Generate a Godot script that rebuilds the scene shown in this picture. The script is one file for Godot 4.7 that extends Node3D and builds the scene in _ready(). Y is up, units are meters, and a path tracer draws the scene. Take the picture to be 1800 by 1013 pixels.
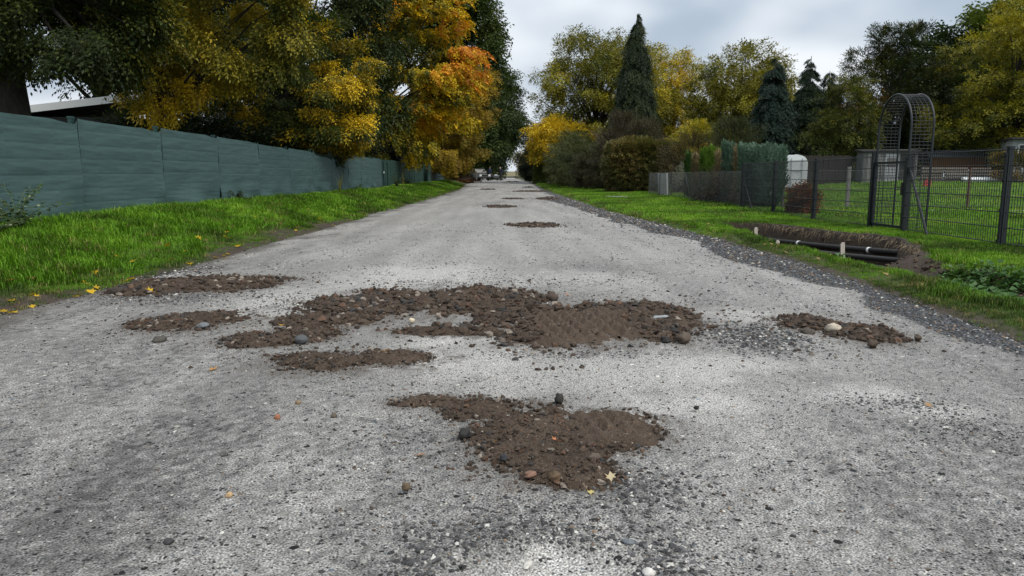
extends Node3D
# A gravel lane between a screened fence with autumn trees and a garden with a wire fence, on an overcast day.
# x is right, the lane runs towards -z; "d" below is metres ahead of the camera (z = -d).

class Geo:
	var v := PackedVector3Array()
	var n := PackedVector3Array()
	var c := PackedColorArray()
	var u := PackedVector2Array()
	var ix := PackedInt32Array()
	var col := Color.WHITE
	func vert(p: Vector3, nn: Vector3, t := Vector2.ZERO) -> int:
		v.append(p); n.append(nn); c.append(col); u.append(t)
		return v.size() - 1
	func tri(a: int, b: int, e: int) -> void:   # counter-clockwise seen from outside
		ix.append(a); ix.append(e); ix.append(b)
	func quad(a: Vector3, b: Vector3, e: Vector3, f: Vector3) -> void:
		var nn := (b - a).cross(e - a).normalized()
		var i := vert(a, nn, Vector2(0, 0))
		vert(b, nn, Vector2(1, 0)); vert(e, nn, Vector2(1, 1)); vert(f, nn, Vector2(0, 1))
		tri(i, i + 1, i + 2); tri(i, i + 2, i + 3)
	func box(t: Transform3D, s: Vector3) -> void:
		var h := s / 2
		var p := []
		for z in [-1, 1]:
			for y in [-1, 1]:
				for x in [-1, 1]:
					p.append(t * Vector3(x * h.x, y * h.y, z * h.z))
		quad(p[4], p[5], p[7], p[6]); quad(p[1], p[0], p[2], p[3])
		quad(p[5], p[1], p[3], p[7]); quad(p[0], p[4], p[6], p[2])
		quad(p[6], p[7], p[3], p[2]); quad(p[0], p[1], p[5], p[4])
	func bx(at: Vector3, s: Vector3, yaw := 0.0) -> void:
		box(Transform3D(Basis(Vector3.UP, yaw), at), s)
	func tube(pts: Array, radii: Array, sides := 6, caps := true) -> void:
		var m := pts.size()
		var first := v.size()
		var ref := Vector3.UP
		for k in m:
			var a: Vector3 = pts[maxi(k - 1, 0)]
			var b: Vector3 = pts[mini(k + 1, m - 1)]
			var t := (b - a).normalized()
			if absf(t.dot(ref)) > 0.95:
				ref = Vector3.RIGHT if absf(t.x) < 0.9 else Vector3.FORWARD
			var x := ref.cross(t).normalized()
			var y := t.cross(x)
			ref = y
			for s in sides:
				var an := TAU * s / sides
				var d := x * cos(an) + y * sin(an)
				vert(pts[k] + d * radii[k], d, Vector2(float(s) / sides, k))
		for k in m - 1:
			for s in sides:
				var a0 := first + k * sides + s
				var a1 := first + k * sides + (s + 1) % sides
				tri(a0, a1, a1 + sides); tri(a0, a1 + sides, a0 + sides)
		if caps:
			for e in [0, m - 1]:
				var q: Vector3 = pts[e] - pts[1 if e == 0 else m - 2]
				var i := vert(pts[e], q.normalized())
				for s in sides:
					var a0: int = first + e * sides + s
					var a1: int = first + e * sides + (s + 1) % sides
					if e == 0: tri(i, a1, a0)
					else: tri(i, a0, a1)
	func bar(a: Vector3, b: Vector3, r: float, sides := 4) -> void:
		tube([a, b], [r, r], sides, true)
	func leaf(base: Vector3, dir: Vector3, up: Vector3, ln: float, w: float, fold := 0.12) -> void:
		var side := dir.cross(up).normalized()
		var nn := side.cross(dir).normalized()
		var m := base + dir * ln * 0.48
		var i := vert(base, nn)
		vert(m + side * w + nn * fold * w, (nn - side * 0.35).normalized())
		vert(base + dir * ln - nn * ln * 0.12, nn)
		vert(m - side * w + nn * fold * w, (nn + side * 0.35).normalized())
		tri(i, i + 1, i + 2); tri(i, i + 2, i + 3)
	func ball(at: Vector3, r: Vector3, rings := 8, seg := 12, bump: FastNoiseLite = null, amp := 0.0) -> void:
		var first := v.size()
		for a in rings + 1:
			for b in seg + 1:
				var th := PI * a / rings
				var ph := TAU * b / seg
				var d := Vector3(sin(th) * cos(ph), cos(th), sin(th) * sin(ph))
				var k := 1.0
				if bump: k += amp * bump.get_noise_3dv(d * 62.0 + at * 50.0)
				vert(at + d * r * k, (d / r).normalized(), Vector2(float(b) / seg, float(a) / rings))
		for a in rings:
			for b in seg:
				var i := first + a * (seg + 1) + b
				tri(i, i + seg + 1 + 1, i + seg + 1); tri(i, i + 1, i + seg + 2)
	func smooth() -> void:   # normals from the faces, shared by vertex
		n.fill(Vector3.ZERO)
		for k in range(0, ix.size(), 3):
			var a := v[ix[k]]
			var nn := (v[ix[k + 2]] - a).cross(v[ix[k + 1]] - a)
			for j in 3: n[ix[k + j]] += nn
		for k in n.size(): n[k] = n[k].normalized() if n[k].length_squared() > 0 else Vector3.UP
	func facet() -> void:   # every face its own normal, half softened towards the rounded form
		smooth()
		var v2 := PackedVector3Array()
		var n2 := PackedVector3Array()
		var c2 := PackedColorArray()
		var u2 := PackedVector2Array()
		var i2 := PackedInt32Array()
		for k in range(0, ix.size(), 3):
			var a := v[ix[k]]
			var nn := (v[ix[k + 2]] - a).cross(v[ix[k + 1]] - a).normalized()
			for j in 3:
				v2.append(v[ix[k + j]]); n2.append((nn * 0.75 + n[ix[k + j]] * 0.25).normalized()); c2.append(c[ix[k + j]]); u2.append(u[ix[k + j]]); i2.append(k + j)
		v = v2; n = n2; c = c2; u = u2; ix = i2
	func mesh(mat: Material) -> ArrayMesh:
		var a := []
		a.resize(Mesh.ARRAY_MAX)
		a[Mesh.ARRAY_VERTEX] = v; a[Mesh.ARRAY_NORMAL] = n; a[Mesh.ARRAY_COLOR] = c; a[Mesh.ARRAY_TEX_UV] = u; a[Mesh.ARRAY_INDEX] = ix
		var m := ArrayMesh.new()
		m.add_surface_from_arrays(Mesh.PRIMITIVE_TRIANGLES, a)
		m.surface_set_material(0, mat)
		return m

class Scatter:   # collects copies for one MultiMesh
	var b := PackedFloat32Array()
	var count := 0
	func put(t: Basis, o: Vector3, col: Color) -> void:
		b.append_array(PackedFloat32Array([t.x.x, t.y.x, t.z.x, o.x, t.x.y, t.y.y, t.z.y, o.y, t.x.z, t.y.z, t.z.z, o.z, col.r, col.g, col.b, 1.0]))
		count += 1
	func node(called: String, m: Mesh) -> MultiMeshInstance3D:
		var mm := MultiMesh.new()
		mm.transform_format = MultiMesh.TRANSFORM_3D
		mm.use_colors = true
		mm.mesh = m
		mm.instance_count = count
		mm.buffer = b
		var o := MultiMeshInstance3D.new()
		o.name = called
		o.multimesh = mm
		return o

var M := {}
var SP := {}
var rng := RandomNumberGenerator.new()
var nA := FastNoiseLite.new()
var nB := FastNoiseLite.new()
var names := {}
var t0 := 0

func stage(s: String) -> void:
	print(s, " ", Time.get_ticks_msec() - t0)

func R(a: float, b: float) -> float:
	return rng.randf_range(a, b)

func lin(r: float, g: float, b: float) -> Color:
	return Color(r, g, b).linear_to_srgb()

func numbered(s: String) -> String:
	names[s] = names.get(s, 0) + 1
	return s if names[s] == 1 else "%s_%03d" % [s, names[s] - 1]

func tag(o: Node, label: String, category := "", group := "", kind := "") -> void:
	if label: o.set_meta("label", label)
	if category: o.set_meta("category", category)
	if group: o.set_meta("group", group)
	if kind: o.set_meta("kind", kind)

func thing(called: String, label: String, category: String, at := Vector3.ZERO, yaw := 0.0, group := "") -> Node3D:
	var o := Node3D.new()
	o.name = numbered(called)
	add_child(o)
	o.position = at
	o.rotation.y = yaw
	tag(o, label, category, group)
	return o

func part(g: Geo, called: String, mat: Material, parent: Node) -> MeshInstance3D:
	return inst(g.mesh(mat), called, parent)

func inst(m: Mesh, called: String, parent: Node) -> MeshInstance3D:
	var o := MeshInstance3D.new()
	o.mesh = m
	o.name = numbered(called) if parent == self else called
	parent.add_child(o, true)
	return o

func mat(called: String, col: Color, rough := 0.8, metal := 0.0) -> StandardMaterial3D:
	var m := StandardMaterial3D.new()
	m.resource_name = called
	m.albedo_color = col
	m.roughness = rough
	m.metallic = metal
	M[called] = m
	return m

func noise_tex(freq: float, lo: Color, hi: Color, size := 512, sd := 1, stretch := 1.0) -> ImageTexture:
	var f := FastNoiseLite.new()
	f.seed = sd; f.frequency = freq; f.fractal_octaves = 5
	var im := f.get_seamless_image(int(size * stretch), size)
	im.resize(size, size)
	var d := im.get_data()
	var o := PackedByteArray()
	o.resize(size * size * 3)
	for i in size * size:
		var k := d[i] / 255.0
		o[i * 3] = int(lerpf(lo.r, hi.r, k) * 255); o[i * 3 + 1] = int(lerpf(lo.g, hi.g, k) * 255); o[i * 3 + 2] = int(lerpf(lo.b, hi.b, k) * 255)
	return ImageTexture.create_from_image(Image.create_from_data(size, size, false, Image.FORMAT_RGB8, o))

# Pebbles of many sizes pressed into fines: colour and height, tiling.
func stone_tex(S: int, bright: float, contrast: float, tint: Color, sets: Array, pal: Array, sd: int) -> Array:
	var f := FastNoiseLite.new()
	f.seed = sd; f.frequency = 0.16; f.fractal_octaves = 4
	var im := f.get_seamless_image(S, S)
	var hm := im.duplicate()
	hm.adjust_bcs(0.5, 0.5, 1.0)
	var h: PackedByteArray = hm.get_data()
	im.convert(Image.FORMAT_RGB8)
	im.adjust_bcs(bright, contrast, 1.0)
	var a: PackedByteArray = im.get_data()
	var r := RandomNumberGenerator.new()
	r.seed = sd
	for st in sets:
		var cnt: int = st[0]
		for k in cnt:
			var cx := r.randf() * S
			var cy := r.randf() * S
			var rad := lerpf(st[1], st[2], pow(r.randf(), 2.0))
			var asp := r.randf_range(0.55, 1.0)
			var an := r.randf() * PI
			var ca := cos(an) / rad
			var sa := sin(an) / rad
			var co: Color = pal[r.randi() % pal.size()]
			var lift := r.randf_range(0.7, 1.2) * float(st[3])
			var q := r.randf_range(0.85, 1.12)
			var c0 := int(minf(co.r * q, 1.0) * 255)
			var c1 := int(minf(co.g * q, 1.0) * 255)
			var c2 := int(minf(co.b * q, 1.0) * 255)
			var ri := int(ceil(rad))
			for y in range(int(cy) - ri, int(cy) + ri + 1):
				for x in range(int(cx) - ri, int(cx) + ri + 1):
					var dx := x - cx
					var dy := y - cy
					var p := dx * ca + dy * sa
					var w := (dy * ca - dx * sa) / asp
					var e := p * p + w * w
					if e < 1.0:
						var j := posmod(y, S) * S + posmod(x, S)
						var hh := int(70.0 + lift * sqrt(1.0 - e))
						if hh > h[j]:
							h[j] = mini(hh, 255)
							a[j * 3] = c0; a[j * 3 + 1] = c1; a[j * 3 + 2] = c2
	var out := Image.create_from_data(S, S, false, Image.FORMAT_RGB8, a)
	return [ImageTexture.create_from_image(out), ImageTexture.create_from_image(Image.create_from_data(S, S, false, Image.FORMAT_L8, h))]

# ---------------------------------------------------------------- the lie of the land
func curve(t: float, pts: Array) -> float:
	if t <= pts[0][0]: return pts[0][1]
	for k in pts.size() - 1:
		if t <= pts[k + 1][0]:
			return lerpf(pts[k][1], pts[k + 1][1], (t - pts[k][0]) / (pts[k + 1][0] - pts[k][0]))
	return pts[-1][1]

func edge_l(d: float) -> float:
	return curve(d, [[0, -4.2], [5.5, -3.85], [7.0, -3.66], [10, -3.8], [25, -3.66], [50, -3.5], [70, -4.2], [110, -4.6]]) + nB.get_noise_2d(d * 30.0, 5.0) * 0.22

func edge_r(d: float) -> float:
	return curve(d, [[0, 3.2], [5, 3.35], [9, 3.5], [14, 3.28], [20, 2.93], [45, 2.6], [95, 2.3], [130, 1.4]]) + nB.get_noise_2d(d * 30.0, 77.0) * 0.12

func ditch_front(d: float) -> float:
	return curve(d, [[3, 3.85], [5.3, 3.78], [8.3, 3.76], [9.6, 3.74], [12, 3.86], [15.2, 4.1]])

func ditch_back(d: float) -> float:
	return curve(d, [[3, 5.3], [7.4, 5.2], [9.0, 5.3], [10.9, 5.74], [11.95, 5.53], [12.96, 5.25], [14.2, 4.95], [14.9, 4.7], [15.2, 4.2]])

func sstep(a: float, b: float, x: float) -> float:
	var t := clampf((x - a) / (b - a), 0.0, 1.0)
	return t * t * (3.0 - 2.0 * t)

func pit(x: float, d: float) -> float:   # 0..1, how far inside the cut
	var j := nB.get_noise_2d(x * 90.0, d * 90.0) * 0.12
	if d > 2.0 and d < 15.2:
		var f := ditch_front(d) + j
		var b := ditch_back(d) + j
		if x > f and x < b:
			var open := sstep(9.5, 10.7, d)
			var u := (x - f) / maxf(b - f, 0.05)
			var soft := sstep(0.0, 0.5, u) * (1.0 - sstep(0.5, 1.0, u))
			var hard := minf(minf(sstep(0.0, 0.30, x - f), sstep(0.0, 0.16, b - x)), sstep(15.15, 14.8, d))
			return lerpf(soft * 0.62, hard, open)
	if absf(d - 31.0) < 2.0 and absf(x - 4.5) < 0.8:
		return sstep(1.0, 0.7, Vector2((x - 4.5 + j) / 0.75, (d - 31.0) / 1.9).length()) * 0.8
	return 0.0

func rise(d: float) -> float:
	return 0.30 * sstep(38.0, 100.0, d) + 0.004 * maxf(d - 100.0, 0.0)

func ground_y(x: float, d: float) -> float:
	var l := edge_l(d)
	var r := edge_r(d)
	var y := 0.0
	if x < l:
		y = 0.36 * sstep(l - 0.1, l - 1.9, x) + 0.02
	elif x > r:
		y = 0.06 * sstep(r, r + 0.35, x) + 0.5 * sstep(9.0, 25.0, x) * sstep(18.0, 44.0, d)
		y += 0.05 * sstep(16.0, 24.0, d) * sstep(4.5, 6.0, x)
		y -= 0.56 * pit(x, d)
	var bump := nA.get_noise_2d(x * 55.0, d * 55.0) * 0.035 + nA.get_noise_2d(x * 9.0, d * 9.0) * 0.06
	var road_in := minf(x - l, r - x)
	if road_in > -0.3:
		bump *= sstep(0.0, 0.3, -road_in)
	if road_in > 0.0:
		y -= 0.08 * sstep(0.0, 0.3, road_in)
	return y + bump - 0.012 + rise(d)

func road_y(x: float, d: float) -> float:
	var fade := sstep(60.0, 25.0, d)
	var y := nA.get_noise_2d(x * 40.0, d * 40.0) * 0.008 + nA.get_noise_2d(x * 260.0 + 50.0, d * 260.0) * 0.0035 * fade
	y += nB.get_noise_2d(x * 14.0, d * 6.0) * 0.022
	var c := (x - 0.0) / 3.4
	y += rise(d) - 0.02 * c * c
	# the shallow puddle bowl nearest the camera
	y -= 0.03 * sstep(1.0, 0.5, Vector2((x - 0.09) / 0.38, (d - 1.72) / 0.26).length())
	return y

func at(x: float, d: float, lift := 0.0) -> Vector3:
	var y := road_y(x, d) if x > edge_l(d) and x < edge_r(d) else ground_y(x, d)
	return Vector3(x, y + lift, -d)

# ---------------------------------------------------------------- foliage
func spray(called: String, cnt: int, ln: float, leaf: float, w: float, droop: float, sd: int, spread := 0.7) -> void:
	var g := Geo.new()
	var r := RandomNumberGenerator.new()
	r.seed = sd
	var pts := []
	for k in 4:
		var t := k / 3.0
		pts.append(Vector3(0, -droop * t * t * ln, t * ln))
	g.col = Color(0.35, 0.28, 0.2)
	g.tube(pts, [0.006, 0.005, 0.004, 0.002], 3, false)
	for k in cnt:
		var t := (k + r.randf()) / cnt
		var p := Vector3(0, -droop * t * t * ln, t * ln)
		var sgn := 1.0 if k % 2 == 0 else -1.0
		var dir := Vector3(sgn * r.randf_range(0.35, 1.0) * spread * 1.4, r.randf_range(-0.75, 0.35), r.randf_range(0.1, 1.0)).normalized()
		var up := Vector3(r.randf_range(-0.5, 0.5), 1.0, r.randf_range(-0.4, 0.6)).normalized()
		var q := r.randf_range(0.72, 1.0)
		g.col = Color(q, q * r.randf_range(0.92, 1.0), q * r.randf_range(0.8, 1.0))
		p += Vector3(r.randf_range(-1, 1), r.randf_range(-0.8, 0.8), r.randf_range(-1, 1)) * leaf * 0.8
		g.leaf(p, dir, up, leaf * r.randf_range(0.7, 1.2), w * r.randf_range(0.8, 1.15))
	SP[called] = g.mesh(M.leaf)

func needle_spray(called: String, cnt: int, ln: float, needle: float, w: float, droop: float, sd: int) -> void:
	var g := Geo.new()
	var r := RandomNumberGenerator.new()
	r.seed = sd
	for k in cnt:
		var t := (k + r.randf()) / cnt
		var p := Vector3(r.randf_range(-0.25, 0.25) * ln * (1.0 - t * 0.6), -droop * t * ln, t * ln)
		var dir := Vector3(r.randf_range(-0.8, 0.8), -droop * r.randf_range(0.4, 1.5), r.randf_range(0.2, 1.0)).normalized()
		var q := r.randf_range(0.65, 1.0)
		g.col = Color(q, q, q)
		g.leaf(p, dir, Vector3(r.randf_range(-0.5, 0.5), 1, r.randf_range(-0.5, 0.5)).normalized(), needle * r.randf_range(0.7, 1.3), w)
	SP[called] = g.mesh(M.leaf)

func pick(pal: Array, t: float) -> Color:
	t = clampf(t, 0.0, 0.9999) * (pal.size() - 1)
	var i := int(t)
	return pal[i].lerp(pal[i + 1], t - i)

func look(dir: Vector3, roll: float, s: float) -> Basis:
	var z := dir.normalized()
	var x := Vector3.UP.cross(z)
	x = x.normalized() if x.length_squared() > 0.001 else Vector3.RIGHT
	return (Basis(x, z.cross(x), z) * Basis(Vector3(0, 0, 1), roll)).scaled_local(Vector3(s, s, s))

# A broadleaved tree: trunk, limbs to clumps spread through the crown, sprays of leaves on every clump.
# env: ellipsoids [x, y, z, rx, ry, rz] round the foot of the trunk; pal: leaf colours from one end of the range to the other.
func tree(k: Dictionary) -> Node3D:
	rng.seed = hash(k.label)
	var foot: Vector3 = k.pos
	var o := thing(k.name, k.label, k.get("cat", "tree"), foot, 0.0, k.get("group", ""))
	var env: Array = k.env
	var vol := []
	var sum := 0.0
	for e in env:
		sum += e[6] if e.size() > 6 else e[3] * e[4] * e[5]
		vol.append(sum)
	var clumps := []
	var shell: float = k.get("shell", 0.45)
	var ymin: float = k.get("ymin", 0.3)
	while clumps.size() < k.clumps:
		var w := rng.randf() * sum
		var e: Array = env[0]
		for j in vol.size():
			if w <= vol[j]:
				e = env[j]
				break
		var q := Vector3(R(-1, 1), R(-1, 1), R(-1, 1))
		var ql := q.length()
		if ql > 1.0 or ql < shell: continue
		q *= 1.0 + 0.16 * nA.get_noise_3dv(q * 70.0 + foot * 11.0)
		var p := Vector3(e[0] + q.x * e[3], e[1] + q.y * e[4], e[2] + q.z * e[5])
		if p.y < ymin: continue
		clumps.append([p, q.normalized()])
	# wood
	var g := Geo.new()
	var th: float = k.get("th", 0.0)
	var top := Vector3(env[0][0] * 0.6, env[0][1] + env[0][4] * 0.55, env[0][2] * 0.6)
	var tr: float = k.get("tr", 0.2)
	var spine := []
	var rad := []
	var lean := Vector3(R(-0.2, 0.2), 0, R(-0.2, 0.2))
	for j in 9:
		var t := j / 8.0
		spine.append(Vector3(top.x * t * t, top.y * t - 0.1 * (1.0 - t), top.z * t * t) + lean * sin(t * 5.0) * (0.3 + tr))
		rad.append(tr * (1.25 if j == 0 else 1.0) * (1.0 - 0.85 * t))
	if th == 0.0:
		g.tube(spine, rad, 9, true)
		part(g, "trunk", M.bark, o)
	g = Geo.new()
	var limbs: int = k.get("limbs", 40)
	for j in mini(limbs, clumps.size()):
		var p: Vector3 = clumps[j][0]
		var t := clampf((p.y / maxf(top.y, 0.1)) * R(0.35, 0.75), k.get("fork", 0.3), 0.9)
		var a: Vector3 = spine[int(t * 8.0)].lerp(spine[mini(int(t * 8.0) + 1, 8)], fmod(t * 8.0, 1.0))
		if th > 0.0: a = Vector3(R(-1, 1), 0.0, R(-1, 1)) * th
		var mid := a.lerp(p, 0.5) + Vector3(R(-0.3, 0.3), R(0.0, 0.12) * p.distance_to(a), R(-0.3, 0.3)) * minf(1.0, tr * 4.0)
		var r0 := tr * R(0.16, 0.38) * (1.0 - t * 0.5)
		g.tube([a, a.lerp(mid, 0.5) + Vector3(R(-0.1, 0.1), R(-0.05, 0.1), R(-0.1, 0.1)), mid, mid.lerp(p, 0.55) + Vector3(R(-0.15, 0.15), R(-0.05, 0.15), R(-0.15, 0.15)) * minf(1.0, tr * 5.0), p], [r0, r0 * 0.8, r0 * 0.6, r0 * 0.4, r0 * 0.15], 5, false)
	part(g, "limbs" if th == 0.0 else "stems", M.bark, o)
	# leaves
	var sc := Scatter.new()
	var pal: Array = k.pal
	var bias: Vector3 = k.get("bias", Vector3.ZERO)
	var cr: float = k.cr
	var flat: float = k.get("flat", 0.6)
	var s0: float = k.get("s", 1.0)
	var drp: float = k.get("droop", 0.25)
	var span := maxf(env[0][3], env[0][4])
	for c in clumps:
		var p: Vector3 = c[0]
		var outw: Vector3 = c[1]
		var tone: float = k.get("mid", 0.5) + nA.get_noise_3dv((p + foot) * float(k.get("freq", 14.0))) * float(k.get("vary", 0.5)) + bias.dot(p - top) / span + R(-0.12, 0.12)
		var rr := cr * R(0.7, 1.25)
		for j in k.per:
			var q := Vector3(R(-1, 1), R(-1, 1), R(-1, 1))
			if q.length_squared() > 1.0: q = q.normalized() * R(0.7, 1.0)
			var pos := p + Vector3(q.x * rr, q.y * rr * flat, q.z * rr)
			if pos.y < 0.05: continue
			var dir := q * 0.7 + outw * 0.6 + Vector3(R(-0.4, 0.4), R(-0.3, 0.3) - drp, R(-0.4, 0.4))
			var cl := pick(pal, tone + R(-0.22, 0.22) + q.y * 0.05)
			var br := R(0.75, 1.15)
			sc.put(look(dir, R(-0.6, 0.6), s0 * R(0.75, 1.25)), pos, Color(cl.r * br, cl.g * br, cl.b * br))
	var cn := sc.node(k.get("crown", "crown"), SP[k.get("spray", "broad")])
	cn.set_meta("kind", "stuff")
	o.add_child(cn, true)
	return o

func conifer(k: Dictionary) -> Node3D:
	rng.seed = hash(k.label)
	var o := thing(k.name, k.label, k.get("cat", "conifer"), k.pos, 0.0, k.get("group", ""))
	var h: float = k.h
	var r: float = k.r
	var g := Geo.new()
	g.tube([Vector3(0, -0.1, 0), Vector3(0.03, h * 0.4, 0), Vector3(0, h * 0.97, 0)], [r * 0.09, r * 0.06, 0.02], 8)
	part(g, "trunk", M.bark, o)
	var sc := Scatter.new()
	g = Geo.new()
	var tongues: int = k.n
	var droop: float = k.get("droop", 0.8)
	for j in tongues:
		var t := 1.0 - pow(R(0.0, 1.0), 0.55)
		var y := h * lerpf(k.get("low", 0.03), 0.995, t)
		var an := R(0, TAU)
		var out := Vector3(cos(an), 0, sin(an))
		var reach := (r * pow(1.0 - t, k.get("pow", 0.8)) + 0.05) * R(0.78, 1.12)
		var tone := R(0.0, 1.0)
		var a := Vector3(0, y + reach * 0.25, 0)
		var b := out * reach + Vector3(0, y - reach * droop * 0.18, 0)
		if j % 3 == 0: g.tube([a, a.lerp(b, 0.5) + Vector3(0, reach * 0.08, 0), b], [0.03, 0.02, 0.006], 4, false)
		for m in int(k.per):
			var f := pow(R(0.0, 1.0), 0.6)
			var p := a.lerp(b, f) + Vector3(R(-0.2, 0.2), R(-0.25, 0.1), R(-0.2, 0.2)) * (0.3 + reach * 0.35)
			var dir := out + Vector3(R(-0.5, 0.5), -droop * R(0.3, 1.3) * f, R(-0.5, 0.5))
			var cl := pick(k.pal, tone * 0.6 + R(0.0, 0.4))
			sc.put(look(dir, R(-0.7, 0.7), float(k.get("s", 1.0)) * R(0.7, 1.25) * (0.55 + 0.45 * minf(1.0, reach / r * 2.0))), p, cl)
	part(g, "branches", M.bark, o).set_meta("kind", "stuff")
	var cn := sc.node("crown", SP[k.get("spray", "needle")])
	cn.set_meta("kind", "stuff")
	o.add_child(cn, true)
	return o

# A clipped or loose hedge: a rounded box filled near its faces with twigs and small leaves.
func hedge(k: Dictionary) -> Node3D:
	rng.seed = hash(k.label)
	var o := thing(k.name, k.label, k.get("cat", "hedge"), k.pos, k.get("yaw", 0.0), k.get("group", ""))
	var sz: Vector3 = k.size
	var sc := Scatter.new()
	var g := Geo.new()
	var h := sz / 2
	for j in int(k.n):
		var q := Vector3(R(-1, 1), R(-1, 1), R(-1, 1))
		var m := maxf(absf(q.x), maxf(absf(q.y), absf(q.z)))
		var q2 := q / m * lerpf(R(0.55, 1.0), 1.0, 0.45)
		var ro: float = k.get("round", 0.3)
		q2 = q2.lerp(q.normalized() * 1.05, ro)
		q2 *= 1.0 + nA.get_noise_3dv(q2 * 60.0 + o.position * 9.0) * float(k.get("rough", 0.12))
		var p := Vector3(q2.x * h.x, h.y + q2.y * h.y, q2.z * h.z)
		if p.y < 0.02: continue
		var cl := pick(k.pal, float(k.get("mid", 0.5)) + nB.get_noise_3dv((p + o.position) * 60.0) * 0.6 + R(-0.3, 0.3))
		var br := R(0.75, 1.15)
		sc.put(look(q2 * float(k.get("outw", 1.0)) + Vector3(R(-0.6, 0.6), R(-0.2, 0.7) + float(k.get("up", 0.0)), R(-0.6, 0.6)), R(-1, 1), float(k.get("s", 1.0)) * R(0.7, 1.3)), p, Color(cl.r * br, cl.g * br, cl.b * br))
	for j in int(k.get("stems", 60)):
		var a := Vector3(R(-0.85, 0.85) * h.x, 0.0, R(-0.85, 0.85) * h.z)
		var b := Vector3(clampf(a.x + R(-0.4, 0.4), -h.x, h.x), sz.y * R(0.5, 0.97), clampf(a.z + R(-0.3, 0.3), -h.z, h.z))
		g.tube([a, a.lerp(b, 0.5) + Vector3(R(-0.1, 0.1), 0, R(-0.1, 0.1)), b], [0.02, 0.013, 0.005], 4, false)
	part(g, "stems", M.bark, o)
	var cn := sc.node("foliage", SP[k.get("spray", "small")])
	cn.set_meta("kind", "stuff")
	o.add_child(cn, true)
	return o

# ---------------------------------------------------------------- set-up
func _ready() -> void:
	t0 = Time.get_ticks_msec()
	var cam := Camera3D.new()
	cam.name = "camera"
	cam.fov = 42.28
	cam.far = 900.0
	cam.near = 0.05
	cam.position = Vector3(0, 1.0, 0)
	cam.rotation = Vector3(-atan(198.5 / 1310.0), -atan(5.0 / 1310.0), 0)
	add_child(cam)
	var env := Environment.new()
	env.background_mode = Environment.BG_SKY
	env.tonemap_mode = Environment.TONE_MAPPER_LINEAR
	env.tonemap_exposure = 1.75
	env.sdfgi_enabled = true
	env.ssao_enabled = true
	env.ssil_enabled = true
	var sky := Sky.new()
	sky.sky_material = overcast()
	env.sky = sky
	var we := WorldEnvironment.new()
	we.name = "world"
	we.environment = env
	add_child(we)
	var sun := DirectionalLight3D.new()
	sun.name = "sun"
	sun.light_energy = 0.5
	sun.light_angular_distance = 40.0
	sun.light_color = Color(1.0, 0.97, 0.92)
	sun.shadow_enabled = true
	sun.rotation_degrees = Vector3(-54, 42, 0)
	add_child(sun)

	nA.seed = 11; nA.frequency = 0.01; nA.fractal_octaves = 3
	nB.seed = 29; nB.frequency = 0.01; nB.fractal_octaves = 4
	rng.seed = 5
	materials()
	stage("materials")
	ground()
	road()
	stage("ground")
	soil_patches()
	loose_gravel()
	stage("soil")
	screen_fence()
	garden_fence()
	stage("fences")
	pit_things()
	left_trees()
	stage("left trees")
	right_trees()
	stage("right trees")
	garden()
	far_end()
	stage("garden")
	grass()
	weeds()
	stones_and_leaves()
	stage("done")

func overcast() -> PanoramaSkyMaterial:
	var W := 768
	var H := 384
	var f := FastNoiseLite.new()
	f.seed = 4; f.frequency = 0.9; f.fractal_octaves = 5; f.fractal_gain = 0.5
	var im := Image.create(W, H, false, Image.FORMAT_RGBF)
	for j in H:
		var up := (0.5 - (j + 0.5) / H) * PI
		var y := sin(up)
		for i in W:
			var a := (i + 0.5) / W * TAU
			var q := Vector3(cos(a) * cos(up), y, sin(a) * cos(up))
			var k := q / (absf(y) + 0.28)
			var t := clampf(0.5 + 0.95 * f.get_noise_3d(k.x * 1.5, k.z * 1.5, y * 2.0), 0.0, 1.0)
			t = t * t * (3.0 - 2.0 * t)
			var c := Color(0.235, 0.285, 0.345).lerp(Color(0.50, 0.525, 0.55), t)
			var b := 1.0 + 0.55 * maxf(y, 0.0)
			im.set_pixel(i, j, Color(c.r * b, c.g * b, c.b * b))
	var m := PanoramaSkyMaterial.new()
	m.panorama = ImageTexture.create_from_image(im)
	return m

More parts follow.
